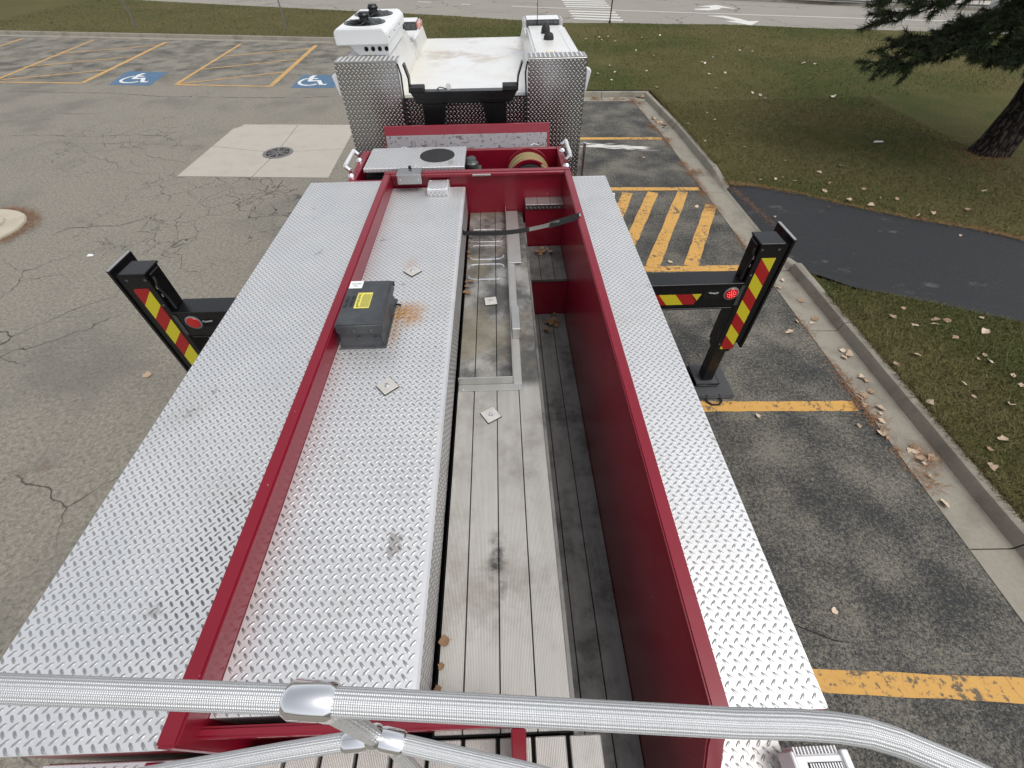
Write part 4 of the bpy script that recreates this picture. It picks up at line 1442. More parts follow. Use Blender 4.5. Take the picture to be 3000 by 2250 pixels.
MB().tube([(-.66, 2.162, 2.425), (-.635, 2.165, 2.425)], .014, 8).build('hinge', 'black_paint', wb, smooth=True)
MB().tube([(-.648, 2.13, 2.30), (-.615, 2.125, 2.30)], .006, 6).build('pin', 'black_paint', wb)
MB().box(-.876, -.802, 2.090, 2.160, 2.4502, 2.4510).build('white_label', 'sticker_white', wb)
text('label_text', 'WATER', .0165, (-.839, 2.132, 2.4512), (0, 0, 0), 'ink', wb)
text('label_text', 'FILL', .0165, (-.839, 2.113, 2.4512), (0, 0, 0), 'ink', wb)
MB().box(-.811, -.729, 1.907, 2.046, 2.4502, 2.4508).build('warning_label', 'sticker_yellow', wb)
text('label_text', 'WARNING', .022, (-.796, 1.985, 2.4512), (0, 0, math.pi / 2), 'ink', wb)
b = MB().add([(-.788, 1.915, 2.4511), (-.788, 1.932, 2.4511), (-.804, 1.9235, 2.4511)], [(0, 1, 2)])
b.build('warning_triangle', 'ink', wb)
b = MB()
for i in range(9):
    b.box(-.780 + i * .0055, -.778 + i * .0055, 1.915, 2.04 - .02 * random.random(), 2.4509, 2.4513)
b.build('fine_print', 'ink', wb)
text('stencil_text', 'FILL LINE IS', .026, (-.858, 1.965, 2.4506), (0, 0, math.pi / 2), 'ink', wb, sx=.8)
text('stencil_text', 'WATER TANK', .021, (-.829, 1.97, 2.4506), (0, 0, math.pi / 2), 'ink', wb, sx=.72)

# --- little tread boxes at the head of the bed
b = MB().box(-.852, -.650, 3.69, 3.835, 2.345, 2.425)
jb = part(b, 'junction_box', 'upright_tread', bevel=.004)
tread(jb, (-.85, 3.692, 2.425), (1, 0, 0), (0, 1, 0), .198, .14)
MB().box(-.765, -.74, 3.80, 3.83, 2.4275, 2.445).build('latch', 'black_paint', jb, bevel=.003)
for x_ in (-.825, -.675):
    MB().lathe([(.006, 0), (.006, -.003), (.003, -.005)], (x_, 3.6895, 2.385), 'y', 8).build('rivet', 'chrome', jb)
b = MB().box(-.605, -.432, 3.60, 3.778, ZC + .001, 2.342)
jb = part(b, 'junction_box', 'tread_plate', bevel=.004)
tread(jb, (-.603, 3.602, 2.342), (1, 0, 0), (0, 1, 0), .17, .174)
tread(jb, (-.603, 3.5998, ZC + .004), (1, 0, 0), (0, 0, 1), .17, .055)
for x_, y_ in ((-.59, 3.612), (-.447, 3.612), (-.59, 3.766), (-.447, 3.766)):
    MB().lathe([(.006, 0), (.006, .003), (.003, .005)], (x_, y_, 2.3422), 'z', 8).build('rivet', 'chrome', jb)

# --- strap across the bed
P = []
for i in range(13):
    t = i / 12
    P.append(Vector((-.30 + .86 * t, 3.11 - .14 * t, 2.215 + .185 * t - .05 * math.sin(math.pi * t))))


def webbing(name, pts_, half, mat, tw0, tw1):
    b = MB()
    vs, fs = [], []
    k = len(pts_)
    for i, p in enumerate(pts_):
        a = tw0 + (tw1 - tw0) * i / (k - 1)
        d = Vector((0, math.cos(a), math.sin(a))) * half
        nn = Vector((0, -math.sin(a), math.cos(a))) * .0018
        vs += [tuple(p - d - nn), tuple(p + d - nn), tuple(p + d + nn), tuple(p - d + nn)]
    for i in range(k - 1):
        for j in range(4):
            fs.append((i * 4 + j, i * 4 + (j + 1) % 4, (i + 1) * 4 + (j + 1) % 4, (i + 1) * 4 + j))
    fs += [(0, 1, 2, 3), tuple((k - 1) * 4 + j for j in (3, 2, 1, 0))]
    return part(b.add(vs, fs), name, mat)


sp = webbing('strap', P[:8], .016, 'black_webbing', 1.35, .9)
webbing('strap', P[7:11], .014, 'grey_webbing', .9, 1.4)
webbing('strap_sleeve', P[9:], .023, 'black_webbing', 1.2, 1.0)
part(MB().lathe([(.010, -.006), (.016, 0), (.010, .006)], (.557, 2.972, 2.403), 'x', 12), 'strap_stud', 'chrome', smooth=True)
part(MB().lathe([(.012, -.006), (.016, 0), (.010, .006)], (-.297, 3.11, 2.225), 'x', 12), 'strap_stud', 'black_paint', smooth=True)

# --- leaves blown into the bed
for x_, y_, z_ in ((-.14, 3.66, ZF), (-.262, 3.36, ZF), (-.268, 3.28, ZF), (-.266, 3.2, ZF), (-.27, 3.12, ZF), (-.262, 3.05, ZF), (-.272, 2.72, ZF), (-.265, 2.66, ZF), (-.275, 2.6, ZF), (-.25, 2.58, ZF), (-.24, 2.72, ZF),
                   (-.27, .32, ZF), (-.275, .25, ZF), (-.265, .4, ZF)):
    leaf(x_, y_, z_ + .004, .036, 'brown_leaf', 'crumpled brown leaf caught beside the tread box in the hose bed', 'leaves along the tread box')
for i in range(12):
    leaf(.37 + random.gauss(0, .03), 3.52 + random.gauss(0, .035), 1.785 + .006 * (i % 4), .05, 'dry_leaf' if i % 2 else 'brown_leaf', 'dry leaf in the heap on the upper shelf of the trough', 'leaves heaped on the trough shelf')
for i in range(9):
    leaf(.39 + random.gauss(0, .045), 2.95 + random.gauss(0, .06), ZT + .006 + .006 * (i % 3), .055, 'brown_leaf', 'withered leaf lying in the dark trough floor by the step', 'leaves in the trough')

# --- pump compartment ahead of the bed
b = MB()
b.box(-1.312, -1.245, 3.866, 4.53, 1.2, 2.32)
b.box(.548, .605, 3.866, 4.53, 1.2, 2.32)
b.box(-1.244, .547, 4.49, 4.53, 1.2, 2.32)
b.box(-1.312, -.98, 3.81, 3.865, 1.2, 2.32)
b.box(.5925, .605, 3.81, 3.865, 1.2, 2.32)
pm = part(b, 'pump_compartment', 'red_paint', bevel=.005)
MB().box(-1.24, .545, 3.87, 4.485, 1.95, 1.97).build('compartment_floor', 'void', pm)
MB().box(-1.19, -.31, 4.0, 4.40, 1.98, 2.29).build('machine_housing', 'void', pm)
b = MB().box(-1.182, -.31, 3.95, 4.42, 2.345, 2.38)
mp = part(b, 'machine_cover', 'tread_plate', bevel=.004)
tread(mp, (-1.18, 3.952, 2.38), (1, 0, 0), (0, 1, 0), .868, .466, skip=lambda a, q: ((a - .617) ** 2 + (q - .255) ** 2) < .166 ** 2)
tread(mp, (-1.18, 3.95, 2.346), (1, 0, 0), (0, 0, 1), .868, .033, 'tread_boss')
MB().lathe([(.157, 0), (.157, .003), (.15, .0045)], (-.563, 4.207, 2.381), 'z', 36).build('grip_disc', 'black_rubber', mp, smooth=True)
for x_, y_ in ((-1.14, 4.0), (-.74, 4.0), (-.36, 4.0), (-1.14, 4.37), (-.36, 4.37), (-.74, 4.37)):
    MB().lathe([(.009, 0), (.009, .003), (.004, .006)], (x_, y_, 2.3805), 'z', 8).build('bolt', 'chrome', mp)
MB().box(-.62, -.585, 3.948, 3.9495, 2.30, 2.345).build('yellow_tag', 'sticker_gold', mp)
MB().box(-.46, -.37, 3.948, 3.9495, 2.30, 2.34).build('white_tag', 'sticker_white', mp)
b = MB().lathe([(.05, 1.98), (.05, 2.2), (.062, 2.21), (.062, 2.24), (.05, 2.25), (.05, 2.30), (.06, 2.305), (.06, 2.33), (.045, 2.345), (.04, 2.372), (.025, 2.38)], (-.255, 4.16, 0), 'z', 14)
b.box(-.225, -.17, 4.05, 4.2, 2.1, 2.29).box(-.30, -.2, 4.02, 4.1, 2.0, 2.25)
b.tube([(-.2, 4.08, 2.29), (-.165, 4.04, 2.30), (-.155, 4.02, 2.2)], .01, 6)
part(b, 'valve_head', 'engine_metal', smooth=True)
# hose reel
b = MB().lathe([(.212, 0), (.216, .006), (.212, .012), (.03, .012)], (.272, 4.44, 2.127), 'y', 36)
rl = part(b, 'hose_reel', 'red_paint', smooth=True)
MB().lathe([(.19, .012), (.208, .006), (.212, 0), (.208, -.008), (.18, -.004), (.17, .008)], (.272, 4.18, 2.127), 'y', 36).build('front_flange', 'red_paint', rl, smooth=True)
MB().lathe([(.17, .004), (.165, -.010), (.12, -.022), (.05, -.026)], (.272, 4.18, 2.127), 'y', 28).build('hub', 'black_rubber', rl, smooth=True)
MB().lathe([(.14, 0), (.14, .25)], (.272, 4.19, 2.127), 'y', 20).build('drum', 'void', rl)
for i in range(7):
    yy = 4.22 + i * .031
    rr_ = .172 + .014 * ((i * 7) % 3) / 2
    tilt = .02 * math.sin(i * 2.1)
    ring = [(.272 + rr_ * math.cos(t), yy + tilt * math.cos(t), 2.127 + rr_ * math.sin(t)) for t in np.linspace(0, 2 * math.pi, 33)]
    MB().tube(ring, .018, 7, cap=False).build('rope_turn', 'rope', rl, smooth=True)
MB().tube([(.36, 4.22, 2.29), (.42, 4.12, 2.27), (.48, 4.03, 2.24), (.52, 3.98, 2.15)], .0145, 8).build('rope_tail', 'rope', rl, smooth=True)
# grab handles on the compartment sides
for (x_, y0, y1, lab) in ((-1.298, 3.95, 4.30, 'left'), (.592, 4.06, 4.42, 'right')):
    s_ = -1 if x_ < 0 else 1
    b = MB().tube([(x_ + .03 * s_, y0, 2.405), (x_ + .03 * s_, y1, 2.405)], .0175, 12)
    gh = part(b, 'grab_handle', 'handle_white', smooth=True)
    for yy in (y0, y1):
        b = MB().lathe([(.032, 2.3205), (.03, 2.33), (.014, 2.345), (.012, 2.37), (.022, 2.385)], (x_, yy, 0), 'z', 12)
        b.tube([(x_, yy, 2.372), (x_ + .03 * s_, yy, 2.405)], .02, 10)
        b.build('stanchion', 'chrome', gh, smooth=True)
part(MB().tube([(.932, 5.13, 1.2), (.932, 5.13, 2.14)], .017, 10), 'grab_pole', 'chrome', smooth=True)
part(MB().tube([(.925, 3.55, 1.5), (.925, 3.55, 2.27), (.925, 3.55, 2.29)], [.016, .016, .012], 10), 'grab_pole', 'handle_white', smooth=True)

# --- open compartment lid leaning towards the cab
n1 = Vector((0, .15, .185)).normalized()
b = MB().hexa([(-1.115, 4.60, 2.20), (.495, 4.60, 2.20), (.495, 4.622, 2.20), (-1.115, 4.622, 2.20), (-1.115, 4.735, 2.464), (.495, 4.735, 2.464), (.495, 4.757, 2.464), (-1.115, 4.757, 2.464)])
ld = part(b, 'open_lid', 'red_paint', bevel=.004)
MB().hexa([(-1.10, 4.590, 2.20), (.468, 4.590, 2.20), (.468, 4.5985, 2.20), (-1.10, 4.5985, 2.20), (-1.10, 4.685, 2.395), (.468, 4.685, 2.395), (.468, 4.6935, 2.395), (-1.10, 4.6935, 2.395)]).build('lining', 'scuffed_panel', ld, bevel=.002)
for x_ in (-.95, .3):
    MB().tube([(x_, 4.53, 2.335), (x_ + .03, 4.54, 2.345), (x_ + .08, 4.53, 2.335)], .006, 6).build('hinge_pin', 'chrome', ld)

# ------------------------------------------------------------------ cab
RZ = 2.575
b = MB().box(-1.575, .88, 5.31, 8.2, .7, RZ)
cab = part(b, 'cab', 'white_paint', bevel=.012, seg=2, smooth=True)
MB().box(-1.58, .886, 5.32, 8.22, .6, 2.2).build('cab_lower', 'red_paint', cab, bevel=.02)
# raised pods either side of the ladder recess
def pod(prof, y0, y1, name='roof_pod'):
    return MB().prism(prof, 'y', y0, y1).build(name, 'white_paint', cab, bevel=.02, seg=3, smooth=True)


pod([(-1.578, RZ - .1), (-1.578, 2.80), (-1.52, 2.886), (-1.095, 2.886), (-.99, RZ - .1)], 5.29, 6.88)
pod([(-1.57, RZ - .1), (-1.57, 2.70), (-1.50, 2.75), (-1.06, 2.75), (-.985, RZ - .1)], 6.87, 8.15)
pod([(.884, RZ - .1), (.884, 2.80), (.84, 2.886), (.385, 2.886), (.33, RZ - .1)], 5.29, 6.92)
pod([(.88, RZ - .1), (.88, 2.70), (.82, 2.75), (.40, 2.75), (.33, RZ - .1)], 6.91, 8.15)
MB().tube([(.758, 5.45, 2.884), (.752, 6.88, 2.884)], .012, 8, flat=.5).build('gutter_seam', 'handle_white', cab, smooth=True)
MB().box(.506, .603, 5.475, 5.545, 2.8865, 2.8872).build('warning_decal', 'sticker_gold', cab)
MB().box(.516, .593, 5.487, 5.533, 2.8873, 2.8878).build('decal_centre', 'sticker_white', cab)
MB().box(-1.33, -1.23, 5.45, 5.47, 2.8865, 2.8872).build('warning_decal', 'sticker_gold', cab)

# tread plate cladding on the cab back
for (x0, x1, z0) in ((-1.582, -.973, .8), (.306, .886, .8)):
    b = MB().box(x0, x1, 5.20, 5.285, z0, 2.888)
    pl = part(b, 'rear_cladding', 'upright_tread', bevel=.004)
    tread(pl, (x0, 5.20, 1.5), (1, 0, 0), (0, 0, 1), x1 - x0, 1.385, 'upright_boss', scale=1.18)
    b = MB().box(x0, x1, 5.202, 5.42, 2.8885, 2.8925)
    tp = part(b, 'top_strip', 'worn_aluminium')
    tread(tp, (x0 + .005, 5.206, 2.8925), (1, 0, 0), (0, 1, 0), x1 - x0 - .01, .21)
    for q in range(int((x1 - x0) / .045)):
        MB().box(x0 + .03 + q * .045, x0 + .044 + q * .045, 5.215, 5.41, 2.8926, 2.8985).build('grip_rib', 'handle_white', tp, bevel=.001)
b = MB().box(-.968, .302, 5.297, 5.308, .8, RZ - .02)
pl = part(b, 'recess_cladding', 'upright_tread')
tread(pl, (-.966, 5.297, 1.8), (1, 0, 0), (0, 0, 1), 1.266, .75, 'upright_boss', scale=1.18)
for x_ in (-.968, .301):
    part(MB().tube([(x_, 5.196, 2.87), (x_ + (.02 if x_ < 0 else -.02), 5.19, 2.78), (x_ + (.012 if x_ < 0 else -.012), 5.19, 2.6), (x_ + .01, 5.19, 2.2), (x_ + .01, 5.19, 1.9)], .008, 6), 'cable', 'black_rubber', smooth=True)
# corner grab scoops on the cab sides
for s_, x_ in ((-1, -1.585), (1, .889)):
    b = MB().hexa([(x_, 5.20, 2.60), (x_ + s_ * .012, 5.20, 2.60), (x_ + s_ * .012, 5.30, 2.60), (x_, 5.30, 2.60), (x_, 5.20, 2.80), (x_ + s_ * .05, 5.20, 2.78), (x_ + s_ * .05, 5.30, 2.78), (x_, 5.30, 2.80)])
    mkr = part(b, 'corner_marker', 'white_plastic', bevel=.008, seg=2, smooth=True)
    MB().lathe([(.03, 0), (.02, s_ * .012)], (x_ + s_ * .02, 5.26, 2.67), 'x', 10).build('marker_lens', 'clear_lens', mkr, smooth=True)

# roof air conditioner
b = MB()
x0, x1, y0, y1, z0, z1 = -1.572, -1.06, 5.40, 6.58, 2.985, 3.115
b.prism([(x0, z0), (x1, z0), (x1, z1 - .045), (x1 - .045, z1), (x0 + .03, z1), (x0, z1 - .03)], 'y', y0, y1)
ac = part(b, 'air_conditioner', 'white_plastic', bevel=.008, seg=3, smooth=True)
b = MB().prism([(x0 + .10, 2.984), (x1 - .01, 2.984), (x1 - .02, 2.8895), (x0 + .19, 2.8895)], 'y', y0 + .07, y1 - .1)
b.build('plinth', 'white_plastic', ac, bevel=.005)
for i in range(4):
    MB().lathe([(.020, 0), (.020, -.003), (.016, -.0045)], (-1.30 + i * .067, y0 + .069, 2.943), 'y', 14).build('vent_hole', 'void', ac)
for yy in (5.72, 6.22):
    b = MB().lathe([(.205, z1 + .0006), (.205, z1 + .006), (.185, z1 + .004)], (-1.32, yy, 0), 'z', 32)
    fan = b.build('fan', 'black_paint', ac, smooth=True)
for yy in (5.72, 6.22):
    b = MB().lathe([(.05, z1 + .004), (.045, z1 + .045), (.055, z1 + .047), (.057, z1 + .062), (.048, z1 + .07), (.044, z1 + .085), (.02, z1 + .088)], (-1.32, yy, 0), 'z', 20)
    b.build('fan_motor', 'black_paint', ac, smooth=True)
    b = MB()
    for k in range(9):
        t = 2 * math.pi * k / 9
        c_, s_ = math.cos(t), math.sin(t)
        b.hexa([(-1.32 + c_ * r - s_ * o, yy + s_ * r + c_ * o, z1 + zz) for r, o, zz in ((.05, -.02, .007), (.175, -.03, .007), (.175, .0, .016), (.05, .005, .016), (.05, -.02, .010), (.175, -.03, .010), (.175, .0, .019), (.05, .005, .019))])
    b.build('fan_blade_set', 'engine_metal', ac)
for yy in (5.5, 5.85, 6.2):
    MB().lathe([(.007, 0), (.007, .003), (.003, .005)], (x1, yy, 3.03), 'x', 8).build('screw', 'void', ac)

# horns / antennas on the right pod
for (y_, hh, r_) in ((6.43, .09, .052), (6.08, .065, .056)):
    b = MB().lathe([(r_, 2.887), (r_, 2.90), (r_ * .92, 2.887 + hh * .55), (r_ * .7, 2.887 + hh * .85), (r_ * .25, 2.887 + hh), (r_ * .12, 2.887 + hh * 1.12)], (.577 if y_ > 6.2 else .583, y_, 0), 'z', 20)
    part(b, 'dome_antenna', 'black_rubber', smooth=True)
part(MB().tube([(.516, 6.94, 2.75), (.517, 6.95, 3.2), (.53, 7.0, 3.9)], [.005, .003, .002], 6), 'whip_antenna', 'black_paint')

# light bars
def light_bar(x0, x1, y, z0, z1, amber, lab):
    b = MB().box(x0 + .05, x1 - .05, y, y + .24, z1 - .012, z1)
    lb = part(b, 'light_bar', 'white_plastic', bevel=.004)
    lb['label'] = lab
    MB().box(x0 + .05, x1 - .05, y + .008, y + .232, z0, z1 - .0125).build('lens', 'dark_lens', lb, bevel=.004)
    for a, c_, m_ in ((x0, x0 + .047, 'clear_lens'), (x1 - .047, x1, amber)):
        MB().box(a, c_, y + .004, y + .236, z0 + .004, z1 - .006).build('end_lens', m_, lb, bevel=.016, seg=3, smooth=True)
    for k in range(4):
        xx = x0 + .07 + k * (x1 - x0 - .2) / 3
        MB().lathe([(.025, 0), (.02, -.004), (.006, -.006)], (xx + .03, y + .0075, (z0 + z1) / 2 - .005), 'y', 14).build('lamp', 'engine_metal', lb, smooth=True)
    MB().tube([(x0 + .09, y + .1, z0), (x0 + .09, y + .1, z0 - .09), (x0 + .13, y + .06, z0 - .1)], .014, 6).build('bracket', 'black_paint', lb)


light_bar(.335, .84, 6.97, 2.855, 2.945, 'clear_lens', 'clear light bar in front of the right roof pod')
light_bar(-1.42, -.93, 6.93, 2.86, 2.955, 'amber_lens', 'light bar with a pinkish end lens behind the air conditioner')

# black ladder rest over the recess
YL = 5.08
b = MB().prism([(-.862, 2.665), (-.80, 2.565), (.133, 2.565), (.19, 2.655), (.19, 2.67), (-.862, 2.672)], 'y', 5.04, 5.13)
lr = part(b, 'ladder_rest', 'black_paint', bevel=.004)
MB().box(-.866, -.722, 5.02, 5.145, 2.673, 2.712).build('rest_pad', 'black_rubber', lr, bevel=.004)
MB().box(.048, .19, 5.02, 5.145, 2.673, 2.712).build('rest_pad', 'black_rubber', lr, bevel=.004)
for pts_ in ([(-.866, 2.66), (-.858, 2.78), (-.888, 2.895)], [(.193, 2.66), (.203, 2.78), (.243, 2.895)]):
    b = MB()
    vs, fs = [], []
    for (x_, z_) in pts_:
        vs += [(x_ - .008, 5.04, z_), (x_ + .008, 5.04, z_), (x_ + .008, 5.13, z_), (x_ - .008, 5.13, z_)]
    for i in range(2):
        for j in range(4):
            fs.append((i * 4 + j, i * 4 + (j + 1) % 4, i * 4 + 4 + (j + 1) % 4, i * 4 + 4 + j))
    fs += [(0, 1, 2, 3), (8, 9, 10, 11)]
    b.add(vs, fs).build('guide_horn', 'black_paint', lr, bevel=.003)
for q in ([(-.762, 2.564), (-.523, 2.564), (-.66, 1.9), (-.762, 1.9)], [(-.16, 2.564), (.086, 2.564), (.06, 1.9), (-.02, 1.9)]):
    MB().prism(q, 'y', 5.05, 5.12).build('rest_leg', 'black_paint', lr, bevel=.004)
for a, c_ in ((-.77, -.515), (-.17, .095)):
    MB().box(a, c_, 5.03, 5.039, 2.592, 2.604).build('gusset', 'black_paint', lr)
MB().box(-.505, -.458, 5.05, 5.09, 2.673, 2.728).build('work_lamp', 'clear_lens', lr, bevel=.01, seg=2, smooth=True)
MB().tube([(-.60, 5.11, 2.676), (-.57, 5.09, 2.695), (-.53, 5.08, 2.69), (-.5, 5.075, 2.682)], .005, 6).build('cable', 'black_rubber', lr, smooth=True)

# ------------------------------------------------------------------ outriggers
def outrigger(side, yf, x_in, lit):
    """side +1 right / -1 left; yf: face turned to the viewer; X measured from the truck centre"""
    cxm = -.355

    def X(d):
        return cxm + side * d
    lab = 'extended black outrigger on the right with a lit red lamp' if lit else 'extended black outrigger on the left with an unlit red lamp'

    def bx(b, d0, d1, y0, y1, z0, z1, m=0):
        a, c_ = sorted((X(d0), X(d1)))
        return b.box(a, c_, y0, y1, z0, z1, m)
    b = MB()
    bx(b, .9, 2.60, yf + .002, yf + .19, 1.20, 1.465)
    o = part(b, 'outrigger', 'black_paint', bevel=.006)
    o['label'] = lab
    bx(MB(), .9, 2.612, yf - .012, yf + .20, 1.466, 1.484).build('beam_flange', 'black_paint', o, bevel=.004)
    bx(MB(), .9, 2.59, yf - .006, yf + .196, 1.182, 1.199).build('beam_flange', 'black_paint', o, bevel=.004)
    bx(MB(), 2.615, 2.815, yf, yf + .195, .64, 1.865).build('jack_tube', 'black_paint', o, bevel=.006)
    bx(MB(), 2.607, 2.825, yf - .008, yf + .205, 1.8655, 1.885).build('jack_cap', 'black_paint', o, bevel=.004)
    bx(MB(), 2.59, 2.6145, yf + .03, yf + .16, 1.49, 1.86).build('inner_web', 'black_paint', o, bevel=.006)
    bx(MB(), 2.8155, 2.884, yf + .02, yf + .18, .7, 1.85).build('spacer', 'black_paint', o)
    bx(MB(), 2.8845, 2.912, yf + .004, yf + .33, .635, 1.907).build('outer_plate', 'black_paint', o, bevel=.004)
    bx(MB(), 2.8855, 2.911, yf + .006, yf + .328, 1.9075, 1.911).build('plate_edge', 'worn_aluminium', o)
    bx(MB(), 2.632, 2.80, yf + .02, yf + .185, .565, .6395).build('collar', 'black_paint', o, bevel=.006)
    bx(MB(), 2.655, 2.775, yf + .035, yf + .17, .10, .566).build('inner_leg', 'black_paint', o, bevel=.005)
    bx(MB(), 2.685, 2.75, yf + .06, yf + .15, .085, .101).build('ankle', 'black_paint', o)
    fx = sorted((X(2.56), X(2.86)))
    MB().box(fx[0], fx[1], yf - .03, yf + .32, .046, .086).build('foot', 'pad_rubber', o, bevel=.02, seg=2, smooth=True)
    for d, zz in ((2.64, 1.82), (2.79, 1.82), (2.64, 1.56), (2.64, .70), (2.79, .60)):
        MB().lathe([(.013, 0), (.013, -.006), (.006, -.009)], (X(d), yf + (.02 if zz < .63 else 0), zz), 'y', 6).build('bolt', 'engine_metal', o)
    bx(MB(), 2.60, 2.634, yf - .004, yf - .0005, 1.22, 1.45).build('wear_pad', 'engine_metal', o)
    # reflective diagonal bands on the jack
    zt, zb = 1.738, .63
    xa, xb = sorted((X(2.668), X(2.80)))
    step, slope = .152, .147
    k = 0
    z = zt + step if side > 0 else zt + .84 * step
    cols = ('yellow_sheeting', 'red_sheeting') if side > 0 else ('red_sheeting', 'yellow_sheeting')
    while z > zb - .2:
        # band between the slanted lines z and z-step
        if side > 0:
            q = [(xa, z), (xb, z - slope), (xb, z - slope - step), (xa, z - step)]
        else:
            q = [(xa, z - slope), (xb, z), (xb, z - step), (xa, z - slope - step)]
        # clip to the strip
        poly = [Vector(p) for p in q]
        for lim, keep in ((zt, -1), (zb, 1)):
            res = []
            for i in range(len(poly)):
                p, r = poly[i], poly[(i + 1) % len(poly)]
                ip, ir = (p.y - lim) * keep >= 0, (r.y - lim) * keep >= 0
                if ip:
                    res.append(p)
                if ip != ir:
                    res.append(p.lerp(r, (lim - p.y) / (r.y - p.y)))
            poly = res
            if not poly:
                break
        if len(poly) > 2:
            MB().prism([tuple(p) for p in poly], 'y', yf - .0025, yf - .0005).build('stripe', cols[k % 2], o)
        z -= step
        k += 1
    # bands on the beam
    if side > 0:
        for i in range(7):
            d0 = 2.245 - i * .16
            q = [(X(d0 - .12), 1.365), (X(d0 + .04), 1.365), (X(d0 + .12), 1.245), (X(d0 - .04), 1.245)]
            if i == 0:
                q = [(X(d0 - .09), 1.365), (X(d0), 1.365), (X(d0 - .025), 1.29)]
                MB().prism(q, 'y', yf - .0015, yf + .0010).build('stripe', 'yellow_sheeting', o)
                continue
            q = [(X(d0 - .09), 1.365), (X(d0 + .07), 1.365), (X(d0 + .17), 1.245), (X(d0 + .01), 1.245)]
            if i == 1:
                q = [(X(d0 - .09), 1.365), (X(d0 + .065), 1.365), (X(d0 + .125), 1.285), (X(d0 + .115), 1.245), (X(d0 + .01), 1.245)]
            MB().prism(q, 'y', yf - .0015, yf + .0010).build('stripe', ('yellow_sheeting', 'red_sheeting')[i % 2], o)
    # marker lamp
    lx, lz = X(2.53 if side > 0 else 2.487), 1.362
    MB().lathe([(.072, 0), (.072, -.006), (.062, -.010)], (lx, yf + .0015, lz), 'y', 28).build('lamp_bezel', 'galvanised', o, smooth=True)
    MB().lathe([(.06, -.0095), (.056, -.015), (.03, -.017)], (lx, yf + .0015, lz), 'y', 24).build('lamp_lens', 'red_lens', o, smooth=True)
    if lit:
        b = MB()
        for rr_, nn_ in ((0, 1), (.02, 6), (.038, 10)):
            for i in range(nn_):
                t = 2 * math.pi * i / nn_
                b.lathe([(.0052, 0), (.003, -.002)], (lx + rr_ * math.cos(t), yf - .0165 + (.0015 if rr_ > .03 else 0), lz + rr_ * math.sin(t)), 'y', 6)
        b.build('led_cluster', 'lit_led', o)
    MB().tube([(X(2.31), yf - .002, 1.375), (X(2.36), yf - .02, 1.38), (X(2.40), yf - .002, 1.375)], .008, 8).build('handle', 'galvanised', o, smooth=True)
    bx(MB(), 2.27, 2.42, yf - .001, yf + .0015, 1.31, 1.385).build('recess', 'void', o)
    # hose down the inner side of the jack
    MB().tube([(X(2.604), yf + .05, 1.84), (X(2.585), yf + .03, 1.80), (X(2.60), yf + .02, 1.74), (X(2.592), yf + .04, 1.6), (X(2.58), yf + .03, 1.5)], .010, 6).build('hydraulic_hose', 'black_rubber', o, smooth=True)
    for zz in (1.72, 1.64):
        bx(MB(), 2.598, 2.606, yf + .012, yf + .03, zz, zz + .03).build('clip', 'chrome', o)
    return o


outrigger(1, 3.40, 0, True)
outrigger(-1, 3.20, 0, False)

# loose ground pads under the outrigger feet
for (xc, yc, lab) in ((2.405, 3.47, 'black plastic ground pad with a rope handle under the right outrigger foot'), (-3.115, 3.27, 'black plastic ground pad under the left outrigger foot')):
    t = thing('ground_pad', lab, 'pad', (xc, yc, 0), 'outrigger ground pads')
    MB().box(xc - .235, xc + .235, yc - .26, yc + .28, .004, .044).build('board', 'pad_rubber', t, bevel=.03, seg=3, smooth=True)
    MB().tube([(xc - .1, yc - .25, .03), (xc - .11, yc - .30, .02), (xc - .06, yc - .345, .014), (xc + .02, yc - .345, .014), (xc + .06, yc - .30, .02), (xc + .05, yc - .25, .03)], .012, 8).build('rope_handle', 'black_webbing', t, smooth=True)
    for dx in (-.1, .05):
        MB().lathe([(.012, .0445), (.012, .0455)], (xc + dx, yc - .225, 0), 'z', 10).build('rope_hole', 'void', t)


# ------------------------------------------------------------------ hand rail close to the camera
def ribbed(b, pts_, r, ribs=22, m=0):
    """tube with lengthwise ribs"""
    P = [Vector(p) for p in pts_]
    n_ = ribs * 4
    o = len(b.v)
    up = None
    for i, p in enumerate(P):
        d = (P[min(i + 1, len(P) - 1)] - P[max(i - 1, 0)]).normalized()
        if up is None:
            up = Vector((0, 0, 1)) if abs(d.z) < .9 else Vector((0, 1, 0))
        a = d.cross(up).normalized()
        bb = a.cross(d).normalized()
        up = bb
        for k in range(n_):
            t = 2 * math.pi * k / n_
            rr_ = r * (1.0 if (k % 4) in (1, 2) else .958)
            b.v.append(tuple(p + a * math.cos(t) * rr_ + bb * math.sin(t) * rr_))
    for i in range(len(P) - 1):
        for k in range(n_):
            b.f.append((o + i * n_ + k, o + i * n_ + (k + 1) % n_, o + (i + 1) * n_ + (k + 1) % n_, o + (i + 1) * n_ + k))
            b.m.append(m)
    return b


def px(x, y, d):
    """point at depth d along the viewing axis, seen at source pixel x, y (used once to survey the rail)"""
    v = rt * ((x - 1500) / F_PX) + dn * ((y - 1125) / F_PX) + fw
    return Vector((0, 0, CAM_Z)) + v * d


RR = .0150
TOP = [(-1.55, .158, 3.342), (-.70, .105, 3.309), (-.59, .098, 3.304), (-.234, .077, 3.290), (-.006, .061, 3.279), (.247, .043, 3.266), (.32, .0395, 3.2635), (.36, .036, 3.262), (.395, .031, 3.258), (.43, .022, 3.251), (.47, .008, 3.240), (.511, -.006, 3.228), (.56, -.025, 3.212), (.6, -.05, 3.19), (.64, -.09, 3.15), (.67, -.14, 3.05), (.68, -.17, 2.9), (.70, -.25, 2.4), (.70, -.3, 2.0)]
hr = part(ribbed(MB(), TOP, RR), 'platform_handrail', 'ribbed_tube', smooth=False)
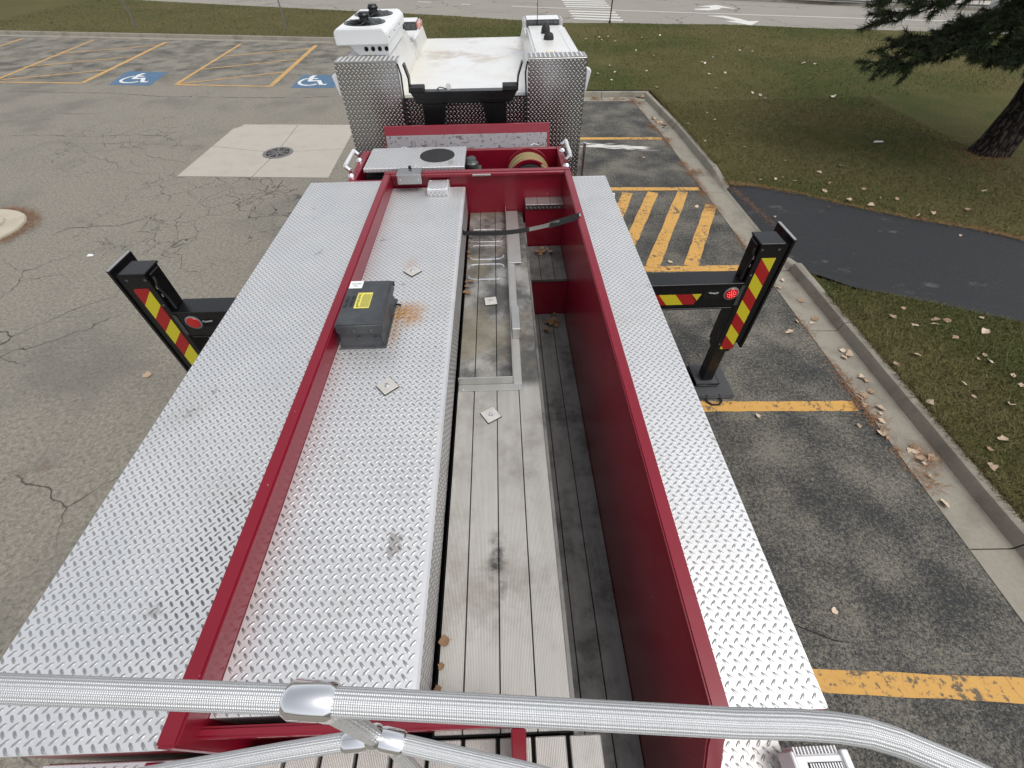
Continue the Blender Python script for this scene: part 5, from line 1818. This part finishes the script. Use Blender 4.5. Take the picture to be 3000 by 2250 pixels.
# chrome tee clamp on the top rail
c0, c1 = Vector((-.262, .0787, 3.2912)), Vector((-.206, .0753, 3.2888))
b = MB().tube([c0, c0.lerp(c1, .12), c0.lerp(c1, .88), c1], [RR * 1.12, RR * 1.36, RR * 1.36, RR * 1.12], 24)
b.build('clamp', 'chrome', hr, smooth=True)
J = Vector((-.262, .070, 2.878))
post_top = c0.lerp(c1, .62)
b = MB()
ribbed(b, [post_top, post_top.lerp(J, .5), J], .0140, 18)
b.build('post', 'ribbed_tube', hr)
MB().tube([post_top + Vector((0, 0, -.012)), post_top + Vector((0, -.001, -.045))], .0175, 20).build('clamp_socket', 'chrome', hr, smooth=True)
L1 = [J, Vector((-.44, .054, 2.862)), Vector((-.66, .032, 2.838)), Vector((-.9, .01, 2.81)), Vector((-1.5, -.05, 2.74))]
L2 = [J, Vector((-.14, .045, 2.858)), Vector((.02, .013, 2.831)), Vector((.2, -.03, 2.80)), Vector((.69, -.2, 2.71))]
for P in (L1, L2):
    b = MB()
    ribbed(b, P, RR, 22)
    b.build('lower_rail', 'ribbed_tube', hr)
    d = (P[1] - P[0]).normalized()
    MB().tube([J + d * .004, J + d * .018, J + d * .05, J + d * .056], [RR * 1.1, RR * 1.3, RR * 1.3, RR * 1.12], 22).build('elbow_socket', 'chrome', hr, smooth=True)
MB().lathe([(.010, .020), (.018, .013), (.021, 0), (.018, -.013), (.010, -.020)], tuple(J), 'z', 20).build('elbow', 'chrome', hr, smooth=True)
b = MB()
ribbed(b, [J + Vector((.012, 0, -.02)), Vector((-.25, .03, 2.5)), Vector((-.25, -.02, ZF - .004))], .0140, 18)
b.build('lower_post', 'ribbed_tube', hr)

# flood lamp on the right rear step
b = MB().box(.845, 1.00, -.17, .038, 2.045, 2.125)
fl = part(b, 'flood_lamp', 'white_plastic', bevel=.006)
MB().box(.99, 1.012, -.18, .046, 2.04, 2.136).build('end_plate', 'white_plastic', fl, bevel=.003)
MB().box(.834, .8445, -.18, .046, 2.04, 2.136).build('end_plate', 'white_plastic', fl, bevel=.003)
for i in range(13):
    MB().box(.852 + i * .0108, .856 + i * .0108, .038, .056, 2.05, 2.122).build('fin', 'white_plastic', fl)
MB().box(.880, .985, -.15, .018, 2.1255, 2.127).build('louvre_back', 'void', fl)
for i in range(12):
    MB().box(.884 + i * .0084, .888 + i * .0084, -.15, .016, 2.1272, 2.131).build('louvre', 'white_plastic', fl)
MB().box(.86, .90, -.12, -.06, 2.004, 2.046).build('foot', 'black_paint', fl)
